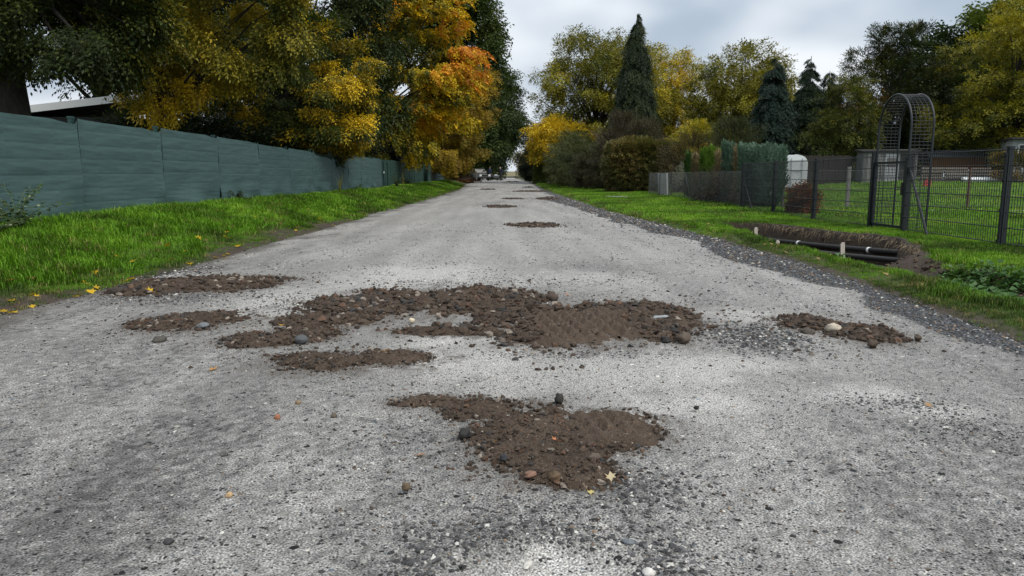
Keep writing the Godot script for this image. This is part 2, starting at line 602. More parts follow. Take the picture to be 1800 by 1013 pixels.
func materials() -> void:
	var m := mat("leaf", Color.WHITE, 0.55)
	m.vertex_color_use_as_albedo = true
	m.backlight_enabled = true
	m.backlight = Color(0.75, 0.75, 0.6)
	m.metallic_specular = 0.35
	m = mat("blade", Color.WHITE, 0.6)
	m.vertex_color_use_as_albedo = true
	m.backlight_enabled = true
	m.backlight = Color(0.6, 0.6, 0.4)
	m.metallic_specular = 0.3
	m = mat("bark", Color.WHITE, 0.9)
	m.albedo_texture = noise_tex(0.03, lin(0.012, 0.010, 0.008), lin(0.045, 0.038, 0.032), 256, 3)
	m.uv1_triplanar = true
	m.uv1_scale = Vector3(2.5, 0.6, 2.5)
	m.heightmap_enabled = true
	m.heightmap_texture = m.albedo_texture
	m.heightmap_scale = 3.0
	# road: pebbles bedded in pale fines
	var g := []
	for k in 12: g.append(Color(0.62, 0.62, 0.61) * (0.84 + 0.035 * k))
	for k in 11: g.append(Color(0.17, 0.17, 0.172) * (0.6 + 0.16 * k))
	g.append(Color(0.93, 0.92, 0.89)); g.append(Color(0.88, 0.88, 0.86)); g.append(Color(0.55, 0.48, 0.42)); g.append(Color(0.46, 0.50, 0.54))
	var t := stone_tex(2048, 1.6, 0.5, Color.WHITE, [[70000, 1.0, 3.0, 60.0], [11000, 2.2, 5.0, 95.0], [900, 5.0, 9.0, 120.0]], g, 3)
	m = mat("road", Color.WHITE, 0.8)
	m.vertex_color_use_as_albedo = true
	m.albedo_texture = t[0]
	m.heightmap_enabled = true
	m.heightmap_texture = t[1]
	m.heightmap_scale = 1.0
	m.metallic_specular = 0.4
	m.uv1_scale = Vector3(1.0 / 3.1, 1.0 / 3.1, 1)
	# soil
	g = []
	for k in 8: g.append(lin(0.17, 0.155, 0.14) * (0.6 + 0.09 * k))
	g.append(lin(0.5, 0.5, 0.5)); g.append(lin(0.06, 0.065, 0.07)); g.append(lin(0.26, 0.18, 0.12))
	t = stone_tex(1024, 0.75, 0.5, Color.WHITE, [[26000, 1.0, 3.5, 70.0], [3000, 3.0, 7.0, 120.0]], g, 7)
	m = mat("soil", lin(0.46, 0.345, 0.26), 0.92)
	m.vertex_color_use_as_albedo = true
	m.albedo_texture = t[0]
	m.heightmap_enabled = true
	m.heightmap_texture = t[1]
	m.heightmap_scale = 1.6
	m.metallic_specular = 0.3
	m.uv1_triplanar = true
	m.uv1_world_triplanar = true
	m.uv1_scale = Vector3(0.9, 0.9, 0.9)
	m = mat("ground", Color.WHITE, 0.95)
	m.vertex_color_use_as_albedo = true
	m.albedo_texture = noise_tex(0.06, lin(0.45, 0.45, 0.45), lin(1, 1, 1), 512, 9)
	m.uv1_triplanar = true
	m.uv1_world_triplanar = true
	m.uv1_scale = Vector3(0.7, 0.7, 0.7)
	m.heightmap_enabled = true
	m.heightmap_texture = m.albedo_texture
	m.heightmap_scale = 4.0
	m = mat("stone", Color.WHITE, 0.8)
	m.vertex_color_use_as_albedo = true
	m.metallic_specular = 0.4
	# fence cloth: knitted strips, thin enough to let the wires through
	m = mat("cloth", Color(0.27, 0.40, 0.40, 0.93), 0.62)
	m.albedo_color = Color(lin(0.072, 0.148, 0.145), 0.94)
	m.transparency = BaseMaterial3D.TRANSPARENCY_ALPHA
	m.albedo_texture = weave()
	m.heightmap_enabled = true
	m.heightmap_texture = m.albedo_texture
	m.heightmap_scale = 0.25
	m.metallic_specular = 0.5
	m.backlight_enabled = true
	m.backlight = Color(0.35, 0.35, 0.35)
	mat("dark_cloth", lin(0.016, 0.055, 0.045), 0.75)
	mat("green_steel", lin(0.012, 0.045, 0.040), 0.45)
	mat("grey_steel", lin(0.010, 0.014, 0.018), 0.5)
	mat("wire", lin(0.17, 0.18, 0.18), 0.5, 0.4)
	mat("rust", lin(0.09, 0.032, 0.018), 0.85)
	mat("pipe", lin(0.013, 0.0125, 0.012), 0.6)
	m = mat("concrete", Color.WHITE, 0.9)
	m.albedo_texture = noise_tex(0.05, lin(0.16, 0.16, 0.15), lin(0.34, 0.33, 0.31), 256, 17)
	m.uv1_triplanar = true
	m.uv1_scale = Vector3(2, 2, 2)
	mat("white", lin(0.75, 0.76, 0.76), 0.5)
	mat("foil", lin(0.62, 0.66, 0.68), 0.3)
	mat("glass", Color(0.6, 0.7, 0.72, 0.25), 0.05).transparency = BaseMaterial3D.TRANSPARENCY_ALPHA
	mat("dark_glass", lin(0.012, 0.014, 0.017), 0.3)
	mat("black", lin(0.015, 0.015, 0.016), 0.7)
	mat("rubber", lin(0.014, 0.014, 0.014), 0.85)
	mat("paint_silver", lin(0.22, 0.24, 0.25), 0.35, 0.2)
	mat("lamp_glass", lin(0.75, 0.78, 0.8), 0.12)
	m = mat("old_wood", Color.WHITE, 0.9)
	m.albedo_texture = noise_tex(0.03, lin(0.06, 0.05, 0.042), lin(0.2, 0.17, 0.14), 256, 23)
	m.uv1_triplanar = true
	m.uv1_scale = Vector3(4, 0.5, 4)
	m = mat("stake_wood", Color.WHITE, 0.85)
	m.albedo_texture = noise_tex(0.03, lin(0.36, 0.33, 0.28), lin(0.6, 0.56, 0.5), 128, 24)
	m.uv1_triplanar = true
	m.uv1_scale = Vector3(6, 0.8, 6)
	m = mat("orange_wood", Color.WHITE, 0.75)
	m.albedo_texture = noise_tex(0.03, lin(0.20, 0.085, 0.016), lin(0.30, 0.135, 0.03), 256, 25)
	m.uv1_triplanar = true
	m.uv1_scale = Vector3(4, 0.4, 4)
	mat("dark_wood", lin(0.026, 0.022, 0.019), 0.9)
	mat("grey_board", lin(0.13, 0.135, 0.13), 0.85)
	mat("pale_grey", lin(0.36, 0.38, 0.40), 0.7)
	mat("dark_wall", lin(0.035, 0.036, 0.036), 0.9)
	m = mat("zinc", lin(0.26, 0.28, 0.31), 0.5, 0.3)
	m = mat("skin", Color.WHITE, 0.8)
	m.vertex_color_use_as_albedo = true
	spray("broad", 14, 0.42, 0.105, 0.034, 0.35, 1)
	spray("maple", 12, 0.40, 0.15, 0.062, 0.5, 2)
	spray("fine", 20, 0.40, 0.075, 0.022, 0.15, 3)
	spray("coarse", 15, 0.75, 0.21, 0.075, 0.35, 4)
	spray("small", 12, 0.16, 0.05, 0.018, 0.15, 5, 0.6)
	spray("walnut", 13, 0.70, 0.22, 0.052, 0.7, 6)
	spray("twiggy", 9, 0.45, 0.07, 0.016, -0.1, 8, 0.45)
	needle_spray("needle", 34, 0.7, 0.2, 0.022, 0.8, 7)
	needle_spray("upright", 26, 0.30, 0.11, 0.014, 0.1, 9)
	rocks()

func weave() -> ImageTexture:
	var S := 512
	var f := FastNoiseLite.new()
	f.seed = 8; f.frequency = 0.02; f.fractal_octaves = 4
	var a := f.get_seamless_image(S, S)
	a.resize(S * 6, S)
	a.crop(S, S)
	var d := a.get_data()
	var o := PackedByteArray()
	o.resize(S * S * 4)
	var r := RandomNumberGenerator.new()
	r.seed = 2
	for y in S:
		var row := r.randf_range(0.90, 1.0)
		for x in S:
			var k := (0.80 + 0.2 * d[y * S + x] / 255.0) * row
			if (x % 4) == 0: k *= 0.93
			var v := int(k * 255)
			var i := (y * S + x) * 4
			o[i] = v; o[i + 1] = v; o[i + 2] = v; o[i + 3] = 255
	return ImageTexture.create_from_image(Image.create_from_data(S, S, false, Image.FORMAT_RGBA8, o))

func rocks() -> void:
	var f := FastNoiseLite.new()
	f.seed = 6; f.frequency = 0.02; f.fractal_octaves = 2
	for k in 3:
		var g := Geo.new()
		g.ball(Vector3(k * 3.0, 0, 0), Vector3(1, 0.66, 0.8), 5, 7, f, 1.0)
		for i in g.v.size(): g.v[i] -= Vector3(k * 3.0, 0, 0)
		g.facet()
		SP["rock%d" % k] = g.mesh(M.stone)
	var g := Geo.new()   # an angular chip
	g.ball(Vector3(11, 0, 0), Vector3(1, 0.45, 0.75), 3, 5, f, 0.9)
	for i in g.v.size(): g.v[i] -= Vector3(11, 0, 0)
	g.facet()
	SP["chip"] = g.mesh(M.stone)

# ---------------------------------------------------------------- ground and road
func axis(marks: Array) -> Array:   # [[from, step], ..., [to, 0]]
	var out := []
	for k in marks.size() - 1:
		var x: float = marks[k][0]
		while x < marks[k + 1][0] - marks[k][1] * 0.3:
			out.append(x)
			x += marks[k][1]
	out.append(marks[-1][0])
	return out

func ground() -> void:
	var xs := axis([[-320, 40], [-80, 8], [-16, 1.0], [-8, 0.25], [-3.2, 1.6], [2.0, 0.2], [3.5, 0.07], [6.0, 0.25], [9, 1.0], [20, 3], [50, 12], [110, 40], [320, 0]])
	var ds := axis([[-40, 6], [-4, 1.0], [3, 0.25], [8.4, 0.09], [15.2, 0.3], [24, 0.4], [34, 1.0], [60, 3.0], [130, 10], [250, 60], [620, 0]])
	var g := Geo.new()
	var green := Color(0.075, 0.10, 0.02)
	var dirt := Color(0.060, 0.042, 0.028)
	for d in ds:
		for x in xs:
			var p := pit(x, d)
			var soil := sstep(0.03, 0.2, p) * sstep(0.02, 0.25, nB.get_noise_2d(x * 60.0, d * 60.0) + 0.18 + (0.4 if x > 4.3 or d > 8.8 else -0.05))
			if d > 8.9 and d < 16.0 and (p > 0.05 or pit(x - 0.14, d) > 0.05): soil = 1.0
			soil = maxf(soil, sstep(0.45, 0.0, edge_l(d) - x + nB.get_noise_2d(x * 80.0, d * 50.0) * 0.5) if x < 0 else sstep(0.16, 0.0, x - edge_r(d)))
			var dk := 0.75 + 0.5 * (nA.get_noise_2d(x * 30.0, d * 30.0) * 0.5 + 0.5)
			var c := green.lerp(dirt, soil)
			g.col = Color(c.r * dk, c.g * dk, c.b * dk)
			g.vert(Vector3(x, ground_y(x, d), -d), Vector3.UP, Vector2(x, d))
	var w := xs.size()
	for j in ds.size() - 1:
		for i in w - 1:
			var a := j * w + i
			g.tri(a, a + 1, a + w + 1); g.tri(a, a + w + 1, a + w)
	g.smooth()
	var o := part(g, "ground", M.ground, self)
	tag(o, "grass verges, ditch and garden soil either side of the lane", "", "", "structure")

const SILT := [[-1.0, 7.4, 1.0, 1.1], [0.75, 7.2, 0.9, 0.8], [-0.15, 3.95, 0.55, 0.5], [0.5, 3.7, 0.9, 0.55], [-1.9, 5.9, 0.5, 0.9], [1.6, 3.35, 0.4, 0.2], [1.85, 3.1, 0.3, 0.15], [1.3, 3.9, 0.5, 0.25], [0.09, 1.74, 0.24, 0.2], [-0.45, 4.4, 0.4, 0.25], [0.8, 3.2, 0.5, 0.3], [1.7, 5.3, 0.35, 0.4]]
const DARK := [[-1.5, 2.2, 1.5, 0.9], [-2.7, 4.1, 1.3, 1.2], [1.9, 2.3, 1.4, 0.7], [0.02, 1.97, 0.42, 0.16], [-0.3, 1.75, 0.2, 0.3], [0.42, 1.78, 0.14, 0.25], [1.75, 2.85, 0.35, 0.3], [1.55, 4.55, 0.42, 0.5], [0.3, 2.2, 0.35, 0.2], [-2.9, 6.0, 0.8, 0.35], [-3.0, 8.6, 0.7, 1.2], [0.4, 28.0, 1.8, 2.2], [-1.0, 25.5, 1.6, 1.2], [-2.6, 11.5, 0.7, 2.0]]

func blot(x: float, d: float, b: Array, rag: float) -> float:
	var q := Vector2((x - b[0]) / b[2], (d - b[1]) / b[3]).length()
	return 0.0 if q > 1.6 else sstep(1.0, 0.3, q + rag)

func road_col(x: float, d: float) -> Color:
	# matter seen in the photograph: pale silt smears, darker stony patches, brown mud along the left edge, blue-grey chippings on the right
	var n1 := nA.get_noise_2d(x * 34.0 + 300.0, d * 20.0)
	var n2 := nB.get_noise_2d(x * 120.0, d * 70.0 + 900.0)
	var n3 := nB.get_noise_2d(x * 520.0, d * 380.0)
	var rag := n2 * 0.5 + n3 * 0.7
	var n4 := nB.get_noise_2d(x * 150.0 + 70.0, d * 16.0)
	var n5 := nA.get_noise_2d(x * 1900.0, d * 1500.0) if d < 9.0 else 0.0
	rag += n5 * 0.8
	var v := 0.52 + 0.03 * n1 + 0.05 * n2 + 0.10 * n3 + 0.19 * n4 + 0.26 * n5
	var silt := 0.0
	for b in SILT:
		silt = maxf(silt, blot(x, d, b, rag))
	v += 0.26 * blot(x, d, [0.10, 1.74, 0.27, 0.21], rag * 0.5)
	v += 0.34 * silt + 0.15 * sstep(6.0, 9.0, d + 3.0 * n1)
	var dark := 0.0
	for b in DARK:
		dark = maxf(dark, blot(x, d, b, rag))
	v -= 0.11 * dark * (1.0 - silt)
	v = clampf(v, 0.16, 1.0)
	var c := Color(v, v * 0.975, v * 0.935)
	var mud := sstep(0.7, 0.0, x - edge_l(d) + nB.get_noise_2d(x * 90.0, d * 60.0) * 0.8)
	c = c.lerp(Color(0.19, 0.165, 0.14), mud * 0.8)
	if d < 8.5:   # soil trodden and washed out round each filled pothole
		var m := -9.0
		for pt in PATCHES:
			if absf(x - pt[1][0][0]) > 2.4 or absf(d - pt[1][0][1]) > 2.4: continue
			for b in pt[1]:
				var q := Vector2((x - b[0]) / (b[2] + 0.05), (d - b[1]) / (b[3] + 0.05))
				m = maxf(m, 1.0 - q.length())
		var st := sstep(-0.12, 0.2, m + rag * 0.75 - 0.1)
		c = c.lerp(Color(0.17, 0.13, 0.10), st * 0.6)
	var chips := sstep(-0.06, 0.06, strip(x, d))
	c = c.lerp(Color(0.105, 0.11, 0.118), chips * 0.92)
	return c

func strip(x: float, d: float) -> float:   # the band of blue-grey chippings along the right edge
	var w := curve(d, [[3, 0.22], [6, 0.40], [9, 0.66], [15, 0.74], [25, 0.8], [32, 1.5], [37, 0.6], [60, 0.3]])
	var inner := edge_r(d) - w + nB.get_noise_2d(x * 40.0, d * 40.0) * 0.35
	return minf(x - inner, edge_r(d) - 0.06 - x + nB.get_noise_2d(d * 90.0, x * 90.0) * 0.1)

func road() -> void:
	var ds := axis([[-6, 0.5], [1.2, 0.016], [2.6, 0.022], [5.0, 0.045], [9.0, 0.12], [16, 0.3], [30, 0.6], [60, 1.5], [134, 6.0], [210, 0]])
	var W := 400
	var g := Geo.new()
	for d in ds:
		var l := edge_l(d) - 0.25
		var r := edge_r(d) + 0.16
		for i in W + 1:
			var t := float(i) / W
			var x := lerpf(l, r, t)
			var y := road_y(x, d)
			y -= 0.10 * sstep(0.06, 0.0, t) + 0.09 * sstep(0.96, 1.0, t)
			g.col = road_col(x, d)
			g.vert(Vector3(x, y, -d), Vector3.UP, Vector2(x, d))
	for j in ds.size() - 1:
		for i in W:
			var a := j * (W + 1) + i
			g.tri(a, a + 1, a + W + 2); g.tri(a, a + W + 2, a + W + 1)
	g.smooth()
	var o := part(g, "road", M.road, self)
	tag(o, "pale gravel lane with filled potholes running to the trees", "", "", "structure")

func soil_mask(x: float, d: float, blobs: Array, fine: float) -> float:
	var m := -1.0
	for b in blobs:
		var q := Vector2((x - b[0]) / b[2], (d - b[1]) / b[3])
		m = maxf(m, 1.0 - q.length_squared())
	return m + nB.get_noise_2d(x * 80.0 / fine, d * 80.0 / fine) * 0.75 + nA.get_noise_2d(x * 300.0 / fine, d * 300.0 / fine) * 0.45

func soil_patch(label: String, blobs: Array, h: float, res: float, treads: Array, clods: int, big: float, group := "soil-filled potholes") -> void:
	rng.seed = hash(label)
	var lo := Vector2(1e9, 1e9)
	var hi := -lo
	var fine := 1.0
	var far: float = blobs[0][1]
	if far > 10.0: fine = far / 12.0
	for b in blobs:
		lo = lo.min(Vector2(b[0] - b[2] * 1.4, b[1] - b[3] * 1.4))
		hi = hi.max(Vector2(b[0] + b[2] * 1.4, b[1] + b[3] * 1.4))
	var mid := (lo + hi) / 2
	var base := at(mid.x, mid.y)
	var o := thing("soil_patch", label, "soil patch", base, 0.0, group)
	var g := Geo.new()
	var rd := res * maxf(1.0, far / 8.0)
	var W := int((hi.x - lo.x) / res) + 1
	var D := int((hi.y - lo.y) / rd) + 1
	var id := PackedInt32Array()
	id.resize(W * D)
	var ms := PackedFloat32Array()
	ms.resize(W * D)
	for j in D:
		for i in W:
			ms[j * W + i] = soil_mask(lo.x + i * res, lo.y + j * rd, blobs, fine)
	for j in D:
		for i in W:
			id[j * W + i] = -1
			var m := ms[j * W + i]
			if m < -0.25: continue
			var x := lo.x + i * res
			var d := lo.y + j * rd
			var k := sstep(-0.16, 0.95, m)
			var y := road_y(x, d) - 0.010 + k * (h + 0.010) + k * h * 0.9 * nA.get_noise_2d(x * 330.0, d * 330.0) + k * h * 0.8 * nA.get_noise_2d(x * 900.0, d * 900.0) + k * h * R(-0.16, 0.16)
			var q := 0.82 + 0.3 * nB.get_noise_2d(x * 200.0, d * 200.0) + R(-0.06, 0.06)
			for t in treads:   # [x, d, rx, rd, pitch, lean]: lugs pressed by a tyre
				var e := Vector2((x - t[0]) / t[2], (d - t[1]) / t[3])
				var w := sstep(1.0, 0.7, maxf(absf(e.x), absf(e.y)) + nB.get_noise_2d(x * 150.0, d * 150.0) * 0.3)
				if w > 0.0:
					var ph: float = ((x - t[0]) + (d - t[1]) * t[5]) / t[4]
					var gr := sstep(0.40, 0.80, cos(ph * TAU) * 0.5 + 0.5)
					var cross := sstep(0.55, 0.9, cos(((d - t[1]) - (x - t[0]) * 0.35 + floorf(ph) * t[4] * 0.9) / t[4] * 2.6) * 0.5 + 0.5)
					gr = maxf(gr * sstep(-0.75, -0.15, nB.get_noise_2d(x * 120.0 + 9.0, d * 120.0)), cross * 0.45)
					y = lerpf(y, road_y(x, d) + 0.004 * k - 0.008 * (1.0 - k) + k * h * (1.45 - (1.3 + 0.3 * nB.get_noise_2d(x * 240.0, d * 240.0)) * gr) + 0.004 * nA.get_noise_2d(x * 800.0, d * 800.0), w)
					q = lerpf(q, 1.0, w)
			g.col = Color(q, q, q)
			id[j * W + i] = g.vert(Vector3(x, y, -d) - base, Vector3.UP)
	for j in D - 1:
		for i in W - 1:
			var a := id[j * W + i]
			var b := id[j * W + i + 1]
			var c := id[(j + 1) * W + i + 1]
			var e := id[(j + 1) * W + i]
			if a < 0 or b < 0 or c < 0 or e < 0: continue
			if maxf(maxf(ms[j * W + i], ms[j * W + i + 1]), maxf(ms[(j + 1) * W + i], ms[(j + 1) * W + i + 1])) < -0.15: continue
			if ms[j * W + i] < 0.30 and nA.get_noise_2d(i * 61.0, j * 61.0) * 1.6 > ms[j * W + i] + 0.12: continue
			g.tri(a, b, c); g.tri(a, c, e)
	g.smooth()
	part(g, "soil", M.soil, o)
	var sets := [Scatter.new(), Scatter.new(), Scatter.new()]
	var made := 0
	var tries := 0
	while made < clods and tries < clods * 8:
		tries += 1
		var x := R(lo.x - 0.15, hi.x + 0.15)
		var d := R(lo.y - 0.2, hi.y + 0.2)
		var m := soil_mask(x, d, blobs, fine)
		if m < 0.0 and rng.randf() > 0.9 * exp(m * 2.6): continue
		var skip := false
		for t in treads:
			if absf((x - t[0]) / t[2]) < 0.85 and absf((d - t[1]) / t[3]) < 0.85 and rng.randf() < 0.96: skip = true
		if skip: continue
		made += 1
		var k := sstep(-0.16, 0.95, m)
		var s := lerpf(0.0022, big * 0.75, pow(rng.randf(), 6.5)) * clampf(far / 4.0, 0.8, 1.25) * (1.0 if m > 0.0 else 0.55)
		var y := road_y(x, d) + k * h * (1.0 + 0.9 * nA.get_noise_2d(x * 330.0, d * 330.0)) + s * 0.05
		var b := R(0.55, 1.35)
		var cl := Color(0.055, 0.039, 0.028)
		var pickc := rng.randf()
		if pickc > 0.93: cl = Color(0.2, 0.17, 0.14)
		elif pickc > 0.86: cl = Color(0.035, 0.033, 0.032)
		elif pickc > 0.74: cl = Color(0.085, 0.05, 0.032)
		sets[made % 3].put(Basis.from_euler(Vector3(R(-0.5, 0.5), R(0, TAU), R(-0.5, 0.5))).scaled_local(Vector3(s, s, s)), Vector3(x, y, -d) - base, Color(cl.r * b, cl.g * b, cl.b * b))
	for k in 3:
		if sets[k].count == 0: continue
		var n: MultiMeshInstance3D = sets[k].node("clods", SP["rock%d" % k])
		n.set_meta("kind", "stuff")
		o.add_child(n, true)

const PATCHES := [   # label, ellipses [x, d, rx, rd], height, cell, tyre prints, clods, largest clod
	["large crumbly soil patch between two pale tyre tracks at the foot of the frame", [[0.10, 2.78, 0.30, 0.42], [-0.34, 3.2, 0.22, 0.10], [-0.1, 3.12, 0.25, 0.2], [0.38, 2.86, 0.25, 0.27], [0.2, 2.42, 0.2, 0.14]], 0.032, 0.012, [[0.42, 2.88, 0.17, 0.25, 0.064, 0.16]], 4200, 0.024],
	["widest soil patch across the lane, with tyre tread pressed into its middle", [[-0.98, 5.75, 0.62, 0.72], [-0.35, 5.85, 0.72, 0.75], [0.3, 4.95, 0.42, 0.72], [0.85, 5.1, 0.55, 0.78], [0.1, 5.3, 0.5, 0.6], [-0.35, 4.72, 0.4, 0.14], [-1.25, 5.05, 0.4, 0.22]], 0.045, 0.02, [[0.50, 4.85, 0.36, 0.6, 0.085, 0.17]], 8000, 0.038],
	["small soil patch with a pale stone between the widest patch and the chippings", [[2.03, 5.0, 0.24, 0.26], [2.3, 4.7, 0.28, 0.34]], 0.035, 0.016, [], 1000, 0.03],
	["low oval soil patch with one orange leaf in front of the widest patch", [[-0.95, 3.9, 0.36, 0.24], [-0.66, 3.98, 0.26, 0.2]], 0.028, 0.014, [], 1000, 0.022],
	["soil patch beside a grey stone, leading diagonally to the widest patch", [[-1.55, 4.45, 0.24, 0.2], [-1.28, 4.65, 0.24, 0.26]], 0.03, 0.016, [], 800, 0.026],
	["rounded soil patch behind the single dark round stone", [[-2.2, 5.04, 0.36, 0.38]], 0.04, 0.018, [], 900, 0.024],
	["dark soil patch touching the grass below the screened fence", [[-3.05, 6.7, 0.52, 0.6], [-2.6, 6.9, 0.5, 0.55]], 0.045, 0.022, [], 1500, 0.034],
	["thin soil patch alone in mid lane, nearest beyond the tyre tread", [[0.5, 14.85, 0.56, 0.6]], 0.05, 0.03, [], 500, 0.04],
	["thin soil patch second beyond the tyre tread, on the darker gravel", [[-0.25, 23.8, 0.52, 0.9]], 0.05, 0.04, [], 300, 0.05],
	["far soil patch at the edge of the blue grey chippings", [[1.6, 31.7, 0.52, 1.3]], 0.06, 0.05, [], 250, 0.06],
	["far soil patch in mid lane level with the one by the chippings", [[0.2, 31.8, 0.5, 0.8]], 0.05, 0.05, [], 180, 0.05],
	["wide far soil patch reaching the right grass edge", [[1.3, 46.0, 1.05, 1.6]], 0.06, 0.08, [], 250, 0.07],
	["far soil patch towards the left grass, before the brush pile", [[-1.45, 51.4, 0.58, 1.3]], 0.06, 0.07, [], 150, 0.06],
	["narrow far soil patch right of the lane centre", [[1.45, 58.0, 0.5, 1.3]], 0.06, 0.07, [], 120, 0.06],
	["farthest soil patch just before the two standing people", [[0.3, 83.0, 0.9, 2.2]], 0.07, 0.1, [], 120, 0.07]]

func soil_patches() -> void:
	for p in PATCHES:
		soil_patch(p[0], p[1], p[2] * 0.62, p[3], p[4], int(p[5] * (1.0 if p[4] else 2.2)), p[6])

func loose_gravel() -> void:
	rng.seed = 77
	var sets := [Scatter.new(), Scatter.new(), Scatter.new(), Scatter.new()]
	for k in 95000:
		var d := 1.35 * exp(pow(rng.randf(), 1.15) * log(16.0 / 1.35))
		var x := R(-1, 1) * minf(d * 0.78, 4.2)
		if x < edge_l(d) or x > edge_r(d): continue
		if Vector2((x - 0.10) / 0.25, (d - 1.73) / 0.2).length() < 1.0 and rng.randf() < 0.9: continue
		var keep := nB.get_noise_2d(x * 130.0, d * 90.0 + 40.0) * 1.1 + 0.28
		if rng.randf() > keep: continue
		gravel(sets, x, d, lerpf(0.0022, 0.0075, pow(rng.randf(), 3.0)) * clampf(d / 4.0, 0.8, 1.7), false)
	for b in [[0.05, 1.985, 0.44, 0.09, 560, 0.010], [-0.22, 1.83, 0.12, 0.16, 300, 0.012], [0.40, 1.84, 0.12, 0.16, 300, 0.014], [0.4, 2.3, 0.24, 0.18, 520, 0.012], [0.1, 2.12, 0.55, 0.12, 500, 0.008], [1.55, 4.6, 0.34, 0.5, 1800, 0.016], [1.72, 3.2, 0.34, 0.16, 420, 0.010], [1.85, 2.85, 0.3, 0.3, 500, 0.009], [-2.85, 6.1, 0.9, 0.4, 900, 0.014], [-3.5, 7.6, 0.4, 1.0, 700, 0.02], [0.3, 4.1, 0.7, 0.14, 400, 0.010], [-0.4, 2.75, 0.22, 0.3, 420, 0.008], [0.0, 6.9, 1.5, 0.3, 500, 0.013], [-1.7, 5.6, 0.3, 0.6, 300, 0.014]]:
		for k in int(b[4] * 1.7):
			var q := Vector2(rng.randfn(0, 0.5), rng.randfn(0, 0.5))
			var x: float = b[0] + q.x * b[2]
			var d: float = b[1] + q.y * b[3]
			if d < 1.2 or Vector2((x - 0.10) / 0.24, (d - 1.73) / 0.19).length() < 1.0 and rng.randf() < 0.93: continue
			gravel(sets, x, d, lerpf(0.0022, b[5] * 0.85, pow(rng.randf(), 3.2)), true)
	for k in 46000:   # chippings along the right edge
		var d := 3.5 * exp(rng.randf() * log(36.0 / 3.5))
		var x := R(edge_r(d) - 1.7, edge_r(d) + 0.05)
		var s := strip(x, d)
		if s < 0.0 and rng.randf() > 0.08 * exp(s * 4.0): continue
		gravel(sets, x, d, R(0.006, 0.016) * clampf(d / 8.0, 0.85, 1.8), true, true)
	for k in 4:
		var o: MultiMeshInstance3D = sets[k].node(numbered("loose_gravel"), SP[["rock0", "rock1", "rock2", "chip"][k]])
		tag(o, ["rounded dark pebbles", "flat grey pebbles", "pale round pebbles", "angular stone chippings"][k] + " scattered over the gravel lane", "gravel", "", "stuff")
		add_child(o)

func gravel(sets: Array, x: float, d: float, s: float, dark: bool, chips := false) -> void:
	var q := rng.randf()
	var c := Color(0.20, 0.20, 0.20) * R(0.5, 1.5)
	if dark: c = Color(0.085, 0.086, 0.088) * R(0.4, 1.9)
	if chips: c = Color(0.085, 0.089, 0.096) * R(0.45, 1.7)
	if q > (0.975 if chips else 0.92): c = Color(0.46, 0.45, 0.42) * R(0.7, 1.25)
	elif q > 0.90: c = Color(0.22, 0.16, 0.11) * R(0.6, 1.2)
	elif q < 0.38: c = Color(0.035, 0.035, 0.036) * R(0.6, 1.6)
	var b := Basis.from_euler(Vector3(R(-0.3, 0.3), R(0, TAU), R(-0.3, 0.3))).scaled_local(Vector3(s, s * R(0.6, 1.0), s))
	sets[3 if chips and q < 0.6 else rng.randi() % 4].put(b, Vector3(x, road_y(x, d) + s * 0.08, -d), c)

# ---------------------------------------------------------------- fences
func wire_panel(w: float, h: float, pitch: float, rung: float, r: float, spikes := 0.03) -> Geo:   # a double-rod mat: uprights along x, paired rungs
	var g := Geo.new()
	var n := int(w / pitch)
	for k in n + 1:
		var x := k * w / n
		g.bar(Vector3(x, 0, 0), Vector3(x, h + spikes, 0), r, 4)
	var m := int(h / rung + 0.01)
	for k in m + 1:
		for z in [-1, 1]:
			g.bar(Vector3(0, k * rung, z * r * 2.0), Vector3(w, k * rung, z * r * 2.0), r * 1.25, 4)
	return g

